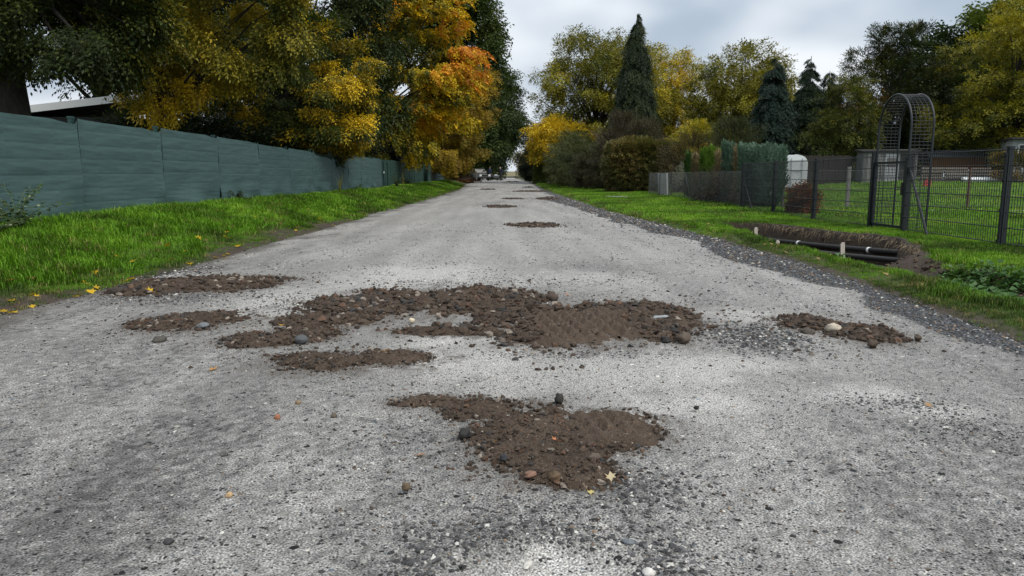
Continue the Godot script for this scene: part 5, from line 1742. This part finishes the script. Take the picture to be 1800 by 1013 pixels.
func far_end() -> void:
	person("person in a blue jacket with grey hair standing beside the truck", at(-2.5, 97.0), 0.5, Color(0.014, 0.022, 0.10), Color(0.55, 0.54, 0.52), false)
	person("person in a dark jacket with one hand on the hip, right of the wheelbarrow", at(-1.05, 98.0), -0.7, Color(0.016, 0.02, 0.045), Color(0.10, 0.09, 0.08), true)
	var g: Geo
	# wheelbarrow
	var o := thing("wheelbarrow", "loaded wheelbarrow standing between the two people", "wheelbarrow", at(-1.75, 97.6), 0.4)
	g = Geo.new()
	for s in [-1, 1]:
		g.bar(Vector3(s * 0.08, 0.22, 0.62), Vector3(s * 0.3, 0.52, -0.75), 0.018, 6)
		g.bar(Vector3(s * 0.24, 0.42, -0.25), Vector3(s * 0.26, 0.0, -0.3), 0.016, 6)
	part(g, "frame", M.grey_steel, o)
	g = Geo.new()
	var a := [Vector3(-0.2, 0.36, 0.4), Vector3(0.2, 0.36, 0.4), Vector3(0.2, 0.4, -0.25), Vector3(-0.2, 0.4, -0.25)]
	var b := [Vector3(-0.34, 0.66, 0.62), Vector3(0.34, 0.66, 0.62), Vector3(0.34, 0.64, -0.42), Vector3(-0.34, 0.64, -0.42)]
	g.quad(a[0], a[1], a[2], a[3])
	for k in 4: g.quad(a[k], a[(k + 1) % 4], b[(k + 1) % 4], b[k])
	for k in 4: g.bar(b[k], b[(k + 1) % 4], 0.014, 6)
	part(g, "tray", M.zinc, o)
	g = Geo.new()
	g.ball(Vector3(0, 0.64, 0.1), Vector3(0.27, 0.16, 0.42), 7, 10, nA, 0.3)
	part(g, "load", M.pale_grey, o)
	g = Geo.new()
	g.tube([Vector3(-0.045, 0.19, 0.66), Vector3(-0.03, 0.19, 0.66), Vector3(0.03, 0.19, 0.66), Vector3(0.045, 0.19, 0.66)], [0.15, 0.19, 0.19, 0.15], 16)
	part(g, "wheel", M.rubber, o)
	# pickup
	o = thing("pickup_truck", "pale pickup truck parked under the dark trees, facing the lane", "truck", at(-3.75, 97.0), 0.42)
	g = Geo.new()
	g.bx(Vector3(0, 0.62, 0.95), Vector3(1.62, 0.36, 1.5))
	g.bx(Vector3(0, 0.84, 1.02), Vector3(1.42, 0.12, 1.3))
	g.bx(Vector3(0, 0.72, -0.45), Vector3(1.64, 0.62, 1.35))
	part(g, "body", M.paint_silver, o)
	g = Geo.new()
	g.bx(Vector3(0, 1.5, -0.42), Vector3(1.4, 0.06, 1.1))
	for s in [-1, 1]:
		g.bar(Vector3(s * 0.74, 1.02, 0.32), Vector3(s * 0.66, 1.49, 0.08), 0.035, 6)
		g.bar(Vector3(s * 0.74, 1.02, -1.08), Vector3(s * 0.66, 1.49, -0.94), 0.045, 6)
	part(g, "roof", M.paint_silver, o)
	g = Geo.new()
	g.quad(Vector3(-0.7, 1.03, 0.31), Vector3(0.7, 1.03, 0.31), Vector3(0.64, 1.47, 0.09), Vector3(-0.64, 1.47, 0.09))
	part(g, "windscreen", M.dark_glass, o)
	for s in [-1, 1]:
		g = Geo.new()
		g.bx(Vector3(s * 0.69, 1.25, -0.42), Vector3(0.02, 0.4, 0.95))
		part(g, "side_window", M.dark_glass, o)
		g = Geo.new()
		g.bx(Vector3(s * 0.6, 0.7, 1.71), Vector3(0.28, 0.2, 0.04))
		part(g, "headlight", M.lamp_glass, o)
		g = Geo.new()
		g.bx(Vector3(s * 0.84, 1.08, 0.3), Vector3(0.12, 0.16, 0.06))
		part(g, "mirror", M.black, o)
	g = Geo.new()
	g.bx(Vector3(0, 0.68, 1.715), Vector3(0.85, 0.2, 0.03))
	part(g, "grille", M.black, o)
	g = Geo.new()
	g.bx(Vector3(0, 0.42, 1.72), Vector3(1.66, 0.16, 0.12))
	part(g, "bumper", M.black, o)
	g = Geo.new()
	g.bx(Vector3(0, 0.7, -2.1), Vector3(1.7, 0.08, 1.9))
	for s in [-1, 1]: g.bx(Vector3(s * 0.84, 0.92, -2.1), Vector3(0.05, 0.4, 1.9))
	g.bx(Vector3(0, 0.92, -3.03), Vector3(1.7, 0.4, 0.05))
	part(g, "flatbed", M.dark_wall, o)
	for e in [[-0.72, 1.05], [0.72, 1.05], [-0.72, -2.0], [0.72, -2.0]]:
		g = Geo.new()
		g.tube([Vector3(e[0] - 0.1, 0.32, e[1]), Vector3(e[0] - 0.08, 0.32, e[1]), Vector3(e[0] + 0.08, 0.32, e[1]), Vector3(e[0] + 0.1, 0.32, e[1])], [0.26, 0.32, 0.32, 0.26], 18)
		var w := part(g, "wheel", M.rubber, o)
		g = Geo.new()
		var s := signf(e[0])
		g.tube([Vector3(e[0] + s * 0.09, 0.32, e[1]), Vector3(e[0] + s * 0.108, 0.32, e[1])], [0.17, 0.15], 14)
		part(g, "rim", M.zinc, w)
	# trailer and gate post beside it
	o = thing("trailer", "low dark trailer with slatted sides left of the truck", "trailer", at(-5.6, 98.0), 0.9)
	g = Geo.new()
	g.bx(Vector3(0, 0.5, 0), Vector3(1.3, 0.08, 2.4))
	for y in [0.7, 0.9, 1.1]:
		for s in [-1, 1]: g.bx(Vector3(s * 0.64, y, 0), Vector3(0.03, 0.12, 2.4))
		g.bx(Vector3(0, y, 1.2), Vector3(1.3, 0.12, 0.03))
	part(g, "bed", M.dark_wall, o)
	for s in [-1, 1]:
		g = Geo.new()
		g.tube([Vector3(s * 0.72 - 0.07, 0.28, 0), Vector3(s * 0.72 + 0.07, 0.28, 0)], [0.28, 0.28], 16)
		part(g, "wheel", M.rubber, o)
	g = Geo.new()
	g.bar(Vector3(0, -0.1, 0), Vector3(0, 1.15, 0), 0.14, 10)
	g.ball(Vector3(0, 1.15, 0), Vector3(0.14, 0.06, 0.14), 5, 10)
	var gp := part(g, "gate_post", M.old_wood, self)
	gp.position = at(-4.1, 93.0)
	tag(gp, "stout dark post standing in front of the truck", "post")
	g = Geo.new()
	g.bar(Vector3(0, -0.1, 0), Vector3(0.05, 4.2, 0), 0.09, 8)
	var tp := part(g, "utility_pole", M.old_wood, self)
	tp.position = Vector3(1.55, 0, -128.0)
	tag(tp, "thin dark pole standing at the lane's end in the opening", "pole")
	# brush pile
	rng.seed = 44
	o = thing("brush_pile", "heap of dead branches and leaves below the farthest fence", "brush pile", at(-4.9, 80.0))
	g = Geo.new()
	g.ball(Vector3(0, 0.0, 0), Vector3(1.35, 0.62, 2.6), 10, 18, nA, 0.5)
	g.smooth()
	for i in g.c.size(): g.c[i] = Color(0.8, 0.7, 0.6)
	part(g, "heap", M.soil, o)
	g = Geo.new()
	for k in 260:
		var an := R(0, TAU)
		var q := R(0, 1)
		var p := Vector3(cos(an) * 1.4 * q, 0.66 * (1.0 - q * q), sin(an) * 2.6 * q)
		var e := p + Vector3(R(-0.6, 0.6), R(0.02, 0.45), R(-0.6, 0.6))
		g.tube([p, p.lerp(e, 0.5) + Vector3(R(-0.08, 0.08), R(-0.02, 0.1), R(-0.08, 0.08)), e], [0.016, 0.012, 0.006], 4, false)
	part(g, "branches", M.bark, o)
	var sc := Scatter.new()
	for k in 700:
		var an := R(0, TAU)
		var q := sqrt(R(0, 1.7))
		var s := R(0.5, 1.1)
		var c := pick([Color(0.10, 0.05, 0.025), Color(0.22, 0.10, 0.04), Color(0.32, 0.17, 0.06)], R(0, 1))
		sc.put(Basis.from_euler(Vector3(R(-0.4, 0.4), R(0, TAU), R(-0.4, 0.4))).scaled_local(Vector3(s, s, s)), Vector3(cos(an) * 1.5 * q, maxf(0.62 * (1.0 - q * q), 0.02) + 0.03, sin(an) * 2.9 * q), c)
	var lf := Geo.new()
	for k in 4: lf.leaf(Vector3(R(-0.1, 0.1), 0, R(-0.1, 0.1)), Vector3(R(-1, 1), 0.1, R(-1, 1)).normalized(), Vector3.UP, 0.16, 0.055)
	var ln := sc.node("leaf_litter", lf.mesh(M.leaf))
	ln.set_meta("kind", "stuff")
	o.add_child(ln)
	# straw-coloured field beyond the end
	g = Geo.new()
	for k in 13:
		for j in 13:
			var x := -30.0 + k * 6.0
			var d := 150.0 + j * 12.0
			g.col = Color(0.22, 0.19, 0.085) * (0.9 + 0.2 * nA.get_noise_2d(x * 20, d * 20))
			g.vert(Vector3(x, 0.75 + 0.012 * (d - 150.0) + 0.3 * nA.get_noise_2d(x * 5, d * 5), -d), Vector3.UP)
	for k in 12:
		for j in 12:
			var i := k * 13 + j
			g.tri(i, i + 13, i + 14); g.tri(i, i + 14, i + 1)
	g.smooth()
	var fo := part(g, "field", M.ground, self)
	tag(fo, "straw coloured field beyond the end of the lane", "", "", "structure")
	tree({"name": "willow_tree", "label": "small pale tree in the opening at the lane's end", "pos": Vector3(4.2, 0.4, -150.0), "tr": 0.2, "env": [[0, 3.4, 0, 2.6, 2.4, 2.6]], "clumps": 40, "per": 22, "cr": 0.8, "s": 1.5, "spray": "coarse", "pal": [Color(0.10, 0.12, 0.03), Color(0.3, 0.24, 0.04)], "limbs": 20})

# ---------------------------------------------------------------- grass and small things
func tuft(called: String, cnt: int, h: float, w: float, rad: float, bend: float, sd: int) -> void:
	var g := Geo.new()
	var r := RandomNumberGenerator.new()
	r.seed = sd
	for k in cnt:
		var an := r.randf() * TAU
		var p := Vector3(cos(an), 0, sin(an)) * rad * sqrt(r.randf())
		var ld := Vector3(r.randf_range(-1, 1), 0, r.randf_range(-1, 1)).normalized() * r.randf_range(0.15, 1.0) * bend
		var hh := h * r.randf_range(0.55, 1.15)
		var side := Vector3(-ld.z, 0, ld.x).normalized() if r.randf() < 0.5 else Vector3(cos(an * 3.0), 0, sin(an * 3.0))
		var q := r.randf_range(0.7, 1.0)
		g.col = Color(q * r.randf_range(0.85, 1.0), q, q * r.randf_range(0.6, 1.0))
		var nn := (side.cross(Vector3.UP) + Vector3.UP * 0.6).normalized()
		var m := p + ld * hh * 0.35 + Vector3(0, hh * 0.62, 0)
		var t := p + ld * hh + Vector3(0, hh * (1.0 - 0.35 * ld.length()), 0)
		var i := g.vert(p - side * w, nn)
		g.vert(p + side * w, nn); g.vert(m - side * w * 0.8, nn); g.vert(m + side * w * 0.8, nn); g.vert(t, nn)
		g.tri(i, i + 1, i + 3); g.tri(i, i + 3, i + 2); g.tri(i + 2, i + 3, i + 4)
	SP[called] = g.mesh(M.blade)

func grass() -> void:
	tuft("lawn", 30, 0.055, 0.0022, 0.09, 0.7, 1)
	tuft("long", 30, 0.105, 0.0030, 0.09, 0.9, 2)
	tuft("far", 34, 0.075, 0.006, 0.22, 0.7, 3)
	rng.seed = 60
	var pal := [Color(0.055, 0.095, 0.018), Color(0.105, 0.21, 0.016), Color(0.155, 0.34, 0.02), Color(0.30, 0.47, 0.05)]
	var sets := {"lawn": Scatter.new(), "long": Scatter.new(), "far": Scatter.new()}
	var lawn := {"lawn": Scatter.new(), "far": Scatter.new()}
	for k in 46000:   # left verge
		var d := 3.0 * exp(rng.randf() * log(70.0 / 3.0))
		var l := edge_l(d)
		var x := R(-6.6 if d < 36.0 else -6.2, l + 0.12)
		var inn := l - x + nB.get_noise_2d(x * 80.0, d * 50.0) * 0.45
		if inn < 0.12 and rng.randf() > 0.14 + maxf(inn, 0.0) * 3.0: continue
		put_grass(sets, x, d, inn, pal, true)
	for k in 52000:   # right verge
		var d := 3.2 * exp(rng.randf() * log(70.0 / 3.2))
		var r := edge_r(d)
		var x := R(r - 0.1, 6.9)
		var inn := x - r + nB.get_noise_2d(x * 80.0, d * 50.0) * 0.12
		if inn < 0.0 and rng.randf() > 0.15: continue
		var p := pit(x, d)
		if d > 9.0 and d < 15.3 and (pit(x - 0.16, d) > 0.1 or pit(x + 0.07, d) > 0.1): continue
		if p > 0.06:
			if d > 8.7: continue
			if x > 4.05 and nB.get_noise_2d(x * 60.0, d * 60.0) > -0.32 and rng.randf() < 0.96: continue
		put_grass(sets, x, d, inn, pal, false)
	for k in 60000:   # garden lawn
		var d := 5.0 * exp(rng.randf() * log(60.0 / 5.0))
		var x := 6.6 + R(0.0, 1.0) * (d * 0.78)
		if absf(d - 19.6 - 0.2 * sin(x * 0.5)) < 0.25: continue
		put_grass(lawn, x, d, 1.0, pal.slice(1), false)
	for s in sets:
		if sets[s].count == 0: continue
		var o: MultiMeshInstance3D = sets[s].node({"lawn": "short_grass", "long": "long_grass", "far": "verge_grass"}[s], SP[s])
		tag(o, {"lawn": "short mown grass on the verges beside the lane", "long": "long green grass along the screened fence and verge edges", "far": "grass on the farther verges"}[s], "grass", "", "stuff")
		add_child(o)
	for s in lawn:
		if lawn[s].count == 0: continue
		var o: MultiMeshInstance3D = lawn[s].node({"lawn": "lawn_grass", "far": "far_lawn_grass"}[s], SP[s])
		tag(o, {"lawn": "mown lawn grass just behind the wire fence", "far": "mown lawn grass deeper in the garden"}[s], "grass", "", "stuff")
		add_child(o)

func put_grass(sets: Dictionary, x: float, d: float, inn: float, pal: Array, left: bool) -> void:
	var kind := "far" if d > 17.0 else "lawn"
	var n := nA.get_noise_2d(x * 45.0, d * 45.0)
	if sets.has("long") and d < 30.0 and inn > 0.35:
		if left and (x < -5.0 or n > 0.0) and rng.randf() < 0.7: kind = "long"
		
	var s := R(0.7, 1.3) * (1.0 + 0.35 * n) * (0.55 if inn < 0.25 else 1.0)
	if left and x < -5.5: s *= 1.25
	var t := 0.5 + 0.7 * nB.get_noise_2d(x * 35.0, d * 35.0) + 0.35 * nA.get_noise_2d(x * 120.0, d * 120.0) + R(-0.26, 0.26)
	if inn < 0.35: t -= 0.25
	var c := pick(pal, t)
	if rng.randf() < (0.16 if inn < 0.3 else 0.05): c = Color(0.30, 0.25, 0.11)
	var b := Basis(Vector3.UP, R(0, TAU)).scaled_local(Vector3(s, s * R(0.8, 1.2), s))
	sets[kind].put(b, Vector3(x, ground_y(x, d) - 0.005, -d), c)

func nettle(label: String, pos: Vector3, stems: int, h: float, spread: float, c: Color, pale: bool) -> void:
	rng.seed = hash(label)
	var o := thing("nettle_plant", label, "weed", pos, 0.0, "weeds along the screened fence")
	var st := Geo.new()
	var lv := Geo.new()
	for k in stems:
		var an := R(0, TAU)
		var out := Vector3(cos(an), 0, sin(an)) * spread * R(0.3, 1.0)
		var hh := h * R(0.6, 1.1)
		var pts := []
		var rr := []
		for j in 7:
			var t := j / 6.0
			pts.append(Vector3(out.x * t * t, hh * (t - 0.25 * t * t), out.z * t * t) + Vector3(R(-0.06, 0.06), -0.02, R(-0.06, 0.06)) * (0.4 if j else 1.0))
			rr.append(0.0045 * (1.0 - t * 0.6))
		st.col = Color(0.09, 0.12, 0.04)
		st.tube(pts, rr, 4, false)
		for j in range(1, 13):
			var t := j / 13.0 * 6.0
			var p: Vector3 = pts[int(t)].lerp(pts[mini(int(t) + 1, 6)], fmod(t, 1.0))
			for s in [-1, 1]:
				var aa := R(0, TAU)
				var q := R(0.7, 1.25)
				lv.col = Color(c.r * q, c.g * q, c.b * q)
				if pale and rng.randf() < 0.2: lv.col = Color(0.25, 0.30, 0.17)
				lv.leaf(p, Vector3(cos(aa) * s, R(-0.6, 0.15), sin(aa) * s).normalized(), Vector3(R(-0.3, 0.3), 1, R(-0.3, 0.3)).normalized(), R(0.05, 0.10) * (1.1 - j / 26.0), R(0.016, 0.026))
	part(st, "stems", M.skin, o)
	part(lv, "leaves", M.leaf, o)

func weeds() -> void:
	var c := Color(0.045, 0.085, 0.022)
	nettle("tall nettles drooping over the grass at the left frame edge", at(-5.45, 8.3), 16, 0.75, 0.75, c, true)
	nettle("low dark nettles before the tall ones at the left edge", at(-5.35, 7.7), 22, 0.42, 0.5, Color(0.035, 0.06, 0.022), true)
	nettle("small dark weeds at the foot of the third cloth span", at(-5.75, 16.0), 9, 0.42, 0.3, Color(0.03, 0.045, 0.02), false)
	nettle("small weeds right beside the yellow green blades", at(-5.75, 28.8), 9, 0.42, 0.3, c, false)
	nettle("dark weeds growing before the dark fence, nearer clump", at(-5.75, 38.5), 22, 0.85, 0.7, Color(0.035, 0.055, 0.022), true)
	nettle("dark weeds growing before the dark fence, farther clump", at(-5.8, 43.0), 22, 0.75, 0.8, Color(0.03, 0.045, 0.02), true)
	nettle("yellow flowered weed stem among the dark weeds", at(-5.7, 40.5), 4, 1.05, 0.1, Color(0.30, 0.28, 0.02), false)
	nettle("green weed tuft on the ditch bank below the fence post", at(4.35, 8.5), 14, 0.22, 0.3, Color(0.06, 0.12, 0.02), false)
	# yellow-green blades by the sagging cloth
	rng.seed = 8
	var o := thing("iris_plant", "yellow green long bladed plant in front of the sagging cloth", "plant", at(-5.72, 25.4))
	for k in 11:
		var g := Geo.new()
		g.col = Color(0.24, 0.26, 0.03).lerp(Color(0.4, 0.28, 0.04), R(0, 1))
		var an := R(0, TAU)
		var ld := Vector3(cos(an), 0, sin(an)) * R(0.1, 0.42)
		var h := R(0.55, 1.05)
		var sd := Vector3(-ld.z, 0, ld.x).normalized() * 0.016
		var pr := Vector3.ZERO
		for j in 4:
			var t := (j + 1) / 4.0
			var p := Vector3(ld.x * t * t, h * t * (1.0 - 0.12 * t), ld.z * t * t)
			g.quad(pr - sd * (1.0 - j / 4.5), pr + sd * (1.0 - j / 4.5), p + sd * (1.0 - (j + 1) / 4.5), p - sd * (1.0 - (j + 1) / 4.5))
			pr = p
		part(g, "blade", M.leaf, o)
	# ivy and creeping cover in the ditch
	rng.seed = 19
	var sc := Scatter.new()
	for k in 5200:
		var d := R(4.2, 8.8)
		var x := R(3.9, 5.5)
		var m := nB.get_noise_2d(x * 55.0 + 40.0, d * 55.0)
		var near := sstep(7.6, 6.2, d)
		if m < lerpf(0.12, -0.16, near): continue
		if x > 5.0 and rng.randf() < 0.7: continue
		var s := R(0.7, 1.5)
		var q := R(0.7, 1.25)
		var cl := Color(0.055, 0.125, 0.035) if rng.randf() < 0.8 else Color(0.13, 0.21, 0.085)
		sc.put(Basis.from_euler(Vector3(R(-0.5, 0.7), R(0, TAU), R(-0.5, 0.5))).scaled_local(Vector3(s, s, s)), Vector3(x, ground_y(x, d) + R(0.01, 0.10) * (0.5 + m), -d), Color(cl.r * q, cl.g * q, cl.b * q))
	var iv := Geo.new()
	for k in 3:
		var an := TAU * k / 3.0 + 0.3
		iv.leaf(Vector3(cos(an), 0.1, sin(an)) * 0.012, Vector3(cos(an), 0.15, sin(an)).normalized(), Vector3.UP, 0.055, 0.024, 0.3)
	var io := sc.node("ivy", iv.mesh(M.leaf))
	tag(io, "glossy ivy and creeping leaves covering the ditch at the right edge", "ivy", "", "stuff")
	add_child(io)

func fallen(called: String, label: String, p: Vector3, c: Color, s: float, yaw: float, tilt: float, group := "") -> void:
	var g := Geo.new()
	g.col = c
	var out := [Vector2(0, -1.0), Vector2(0.25, -0.35), Vector2(0.8, -0.4), Vector2(0.5, 0.05), Vector2(0.85, 0.5), Vector2(0.35, 0.45), Vector2(0, 1.15), Vector2(-0.35, 0.45), Vector2(-0.85, 0.5), Vector2(-0.5, 0.05), Vector2(-0.8, -0.4), Vector2(-0.25, -0.35)]
	var i := g.vert(Vector3.ZERO, Vector3.UP)
	for q in out:
		var b := g.col
		g.vert(Vector3(q.x * s, s * (0.38 * q.x * q.x + 0.16 * q.y * absf(q.y) + 0.1 * sin(q.x * 5.0 + yaw)), q.y * s), Vector3(-q.x * 0.5, 1, -q.y * 0.2).normalized())
	for k in 12: g.tri(i, i + 1 + (k + 1) % 12, i + 1 + k)
	g.col = c * 0.6
	g.bar(Vector3(0, 0.0, -0.9 * s), Vector3(0.1 * s, 0.1 * s, -1.7 * s), 0.0012, 3)
	var o := part(g, called, M.leaf, self)
	o.position = p + Vector3(0, 0.004 + s * 0.12, 0)
	o.rotation = Vector3(tilt, yaw, tilt * 0.6)
	tag(o, label, "leaf", group)

func stones_and_leaves() -> void:
	rng.seed = 71
	var nz := FastNoiseLite.new()
	nz.seed = 3; nz.frequency = 0.018; nz.fractal_octaves = 3
	for e in [
		["dark round stone lying alone on the left half of the lane", -2.11, 4.41, Vector3(0.042, 0.026, 0.032), Color(0.075, 0.07, 0.06)],
		["brown lumpy clod lying left of the nearest soil patch", -0.33, 2.25, Vector3(0.014, 0.014, 0.013), Color(0.11, 0.08, 0.05)],
		["small tan striped pebble alone in the lower left", -0.88, 2.22, Vector3(0.013, 0.009, 0.011), Color(0.40, 0.28, 0.15)],
		["reddish brown nut sized pebble in the middle left", -0.96, 2.97, Vector3(0.013, 0.014, 0.012), Color(0.30, 0.13, 0.075)],
		["dull brown pebble right of the reddish one", -0.73, 2.99, Vector3(0.012, 0.013, 0.012), Color(0.11, 0.09, 0.07)],
		["tan pebble just behind the reddish one", -0.93, 3.17, Vector3(0.013, 0.011, 0.011), Color(0.22, 0.16, 0.10)],
		["black upright lump on the back edge of the nearest soil patch", 0.22, 3.17, Vector3(0.020, 0.026, 0.018), Color(0.035, 0.033, 0.03)],
		["black angular lump on the left edge of the nearest soil patch", -0.17, 2.74, Vector3(0.030, 0.022, 0.022), Color(0.03, 0.03, 0.028)],
		["small black stone alone right of the nearest soil patch", 0.8, 3.07, Vector3(0.012, 0.009, 0.010), Color(0.02, 0.02, 0.02)],
		["brown round clod at the front edge of the nearest soil patch", 0.15, 2.33, Vector3(0.021, 0.017, 0.019), Color(0.11, 0.075, 0.045)],
		["reddish flat stone beside the round clod of the nearest patch", 0.07, 2.35, Vector3(0.022, 0.012, 0.016), Color(0.19, 0.11, 0.08)],
		["black flat stone in the front of the nearest soil patch", -0.02, 2.5, Vector3(0.022, 0.011, 0.014), Color(0.03, 0.032, 0.035)],
		["brown grey stone on the right front of the nearest patch", 0.3, 2.5, Vector3(0.026, 0.014, 0.018), Color(0.11, 0.088, 0.07)],
		["pale angular stone in the small patch by the chippings", 2.12, 4.78, Vector3(0.048, 0.030, 0.034), Color(0.42, 0.37, 0.30)],
		["dark rounded stone beside the pale angular stone", 1.93, 4.72, Vector3(0.046, 0.026, 0.034), Color(0.075, 0.065, 0.055)],
		["brown clod at the front of the small patch by the chippings", 2.16, 4.32, Vector3(0.038, 0.026, 0.03), Color(0.07, 0.05, 0.038)],
		["brown clod at the right tip of the small patch by the chippings", 2.54, 4.52, Vector3(0.026, 0.02, 0.022), Color(0.08, 0.06, 0.045)],
		["blue grey stone at the end of the diagonal soil patch", -1.24, 4.36, Vector3(0.042, 0.026, 0.03), Color(0.085, 0.09, 0.096)],
		["blue grey flat stone in the rounded soil patch", -2.0, 4.78, Vector3(0.04, 0.018, 0.028), Color(0.14, 0.152, 0.165)],
		["large brown stone at the right end of the widest soil patch", 1.06, 4.42, Vector3(0.05, 0.035, 0.04), Color(0.09, 0.07, 0.055)],
		["pale blue shard on the right of the widest soil patch", 1.07, 5.15, Vector3(0.07, 0.014, 0.035), Color(0.24, 0.265, 0.28)],
		["small cream pebble at the front of the widest soil patch", -0.66, 4.96, Vector3(0.02, 0.016, 0.018), Color(0.6, 0.52, 0.38)],
		["brown lump on the back of the widest soil patch", 0.35, 5.95, Vector3(0.05, 0.038, 0.04), Color(0.08, 0.06, 0.048)],
		["dark lumps at the left front of the dark patch by the grass", -3.35, 6.3, Vector3(0.06, 0.04, 0.045), Color(0.045, 0.038, 0.03)],
		["dark grey pebble pair, bigger one, at the lower left", -0.94, 1.93, Vector3(0.014, 0.010, 0.012), Color(0.05, 0.05, 0.052)],
		["pale flat stone on the rim of the silty hollow in front", 0.05, 1.86, Vector3(0.022, 0.007, 0.012), Color(0.5, 0.48, 0.44)],
		["blue grey flat stone right of the silty hollow", 0.33, 1.93, Vector3(0.018, 0.008, 0.013), Color(0.14, 0.155, 0.17)],
		["white angular stone at the right rim of the silty hollow", 0.36, 1.79, Vector3(0.018, 0.013, 0.014), Color(0.6, 0.58, 0.55)],
		["dark stone beside the white one at the hollow's right rim", 0.34, 1.73, Vector3(0.016, 0.013, 0.013), Color(0.06, 0.065, 0.075)]]:
		var g := Geo.new()
		g.col = e[4]
		var off := Vector3(e[1] * 37.0, 0, e[2] * 21.0)
		g.ball(off, e[3], 9, 14, nz, 0.55)
		for i in g.v.size():
			g.v[i] -= off
			var q := 1.0 + 0.35 * nz.get_noise_3dv(g.v[i] * 2500.0)
			g.c[i] = Color(e[4].r * q, e[4].g * q, e[4].b * q)
		g.smooth()
		var o := part(g, "loose_stone", M.stone, self)
		var x: float = e[1]
		var d: float = e[2]
		var lift := 0.0
		if e[0].contains("patch"): lift = 0.025
		o.position = Vector3(x, road_y(x, d) + lift * 0.6 + e[3].y * 0.38, -d)
		o.rotation.y = R(0, TAU)
		tag(o, e[0], "stone")
	var ye := Color(0.62, 0.40, 0.02)
	for e in [
		["bright yellow leaf on the front of the dark patch by the grass", -3.05, 6.27, ye, 0.045], ["curled brown leaf left of the nearest soil patch", -0.32, 2.56, Color(0.33, 0.20, 0.13), 0.022],
		["orange leaf lying alone on the left half of the lane", -1.53, 3.75, Color(0.5, 0.24, 0.06), 0.026], ["orange leaf on the low oval soil patch", -0.68, 4.02, Color(0.62, 0.3, 0.03), 0.026],
		["yellow orange leaf on the left of the nearest soil patch", -0.06, 2.69, Color(0.55, 0.3, 0.06), 0.018], ["salmon coloured leaf in the middle of the nearest patch", 0.17, 2.63, Color(0.55, 0.22, 0.10), 0.018],
		["cream coloured leaf at the front right of the nearest patch", 0.33, 2.3, Color(0.55, 0.46, 0.3), 0.022], ["pale yellow leaf scrap beside the cream leaf", 0.26, 2.25, Color(0.6, 0.5, 0.2), 0.016],
		["yellow leaf at the back of the diagonal soil patch", -1.47, 4.72, Color(0.6, 0.36, 0.03), 0.025], ["dry twig-like brown leaf on the lower left lane", -1.02, 2.56, Color(0.16, 0.10, 0.06), 0.016],
		["tan leaf on the right half of the lane", 1.85, 3.17, Color(0.38, 0.24, 0.13), 0.02], ["orange leaf scrap at the back of the widest patch", 0.48, 6.0, Color(0.55, 0.18, 0.04), 0.03]]:
		var lift := 0.03 if e[0].contains("patch") and not e[0].contains("left of") else 0.0
		fallen("fallen_leaf", e[0], Vector3(e[1], road_y(e[1], e[2]) + lift, -e[2]), e[3], e[4], R(0, TAU), R(-0.4, 0.4))
	for k in 80:
		var d := 5.4 * exp(pow(rng.randf(), 1.3) * log(22.0 / 5.4))
		var x := edge_l(d) - R(-0.25, 1.1)
		var p := at(x, d, 0.05 if x < edge_l(d) - 0.2 else 0.0)
		var gold := k % 5 > 0
		fallen("fallen_leaf", "yellow fallen leaf on the left grass verge edge" if gold else "brown fallen leaf on the left grass verge edge", p, ye * R(0.7, 1.1) if gold else Color(0.25, 0.13, 0.06), R(0.03, 0.055), R(0, TAU), R(-0.5, 0.5), "yellow leaves along the left grass edge" if gold else "brown leaves along the left grass edge")
	for k in 12:
		var d := R(4.8, 16.0)
		var x := edge_r(d) + R(0.05, 0.6)
		fallen("fallen_leaf", "tan fallen leaf on the right grass strip by the chippings", at(x, d, 0.03), Color(0.36, 0.23, 0.10), R(0.022, 0.04), R(0, TAU), R(-0.4, 0.4), "fallen leaves along the right grass strip")
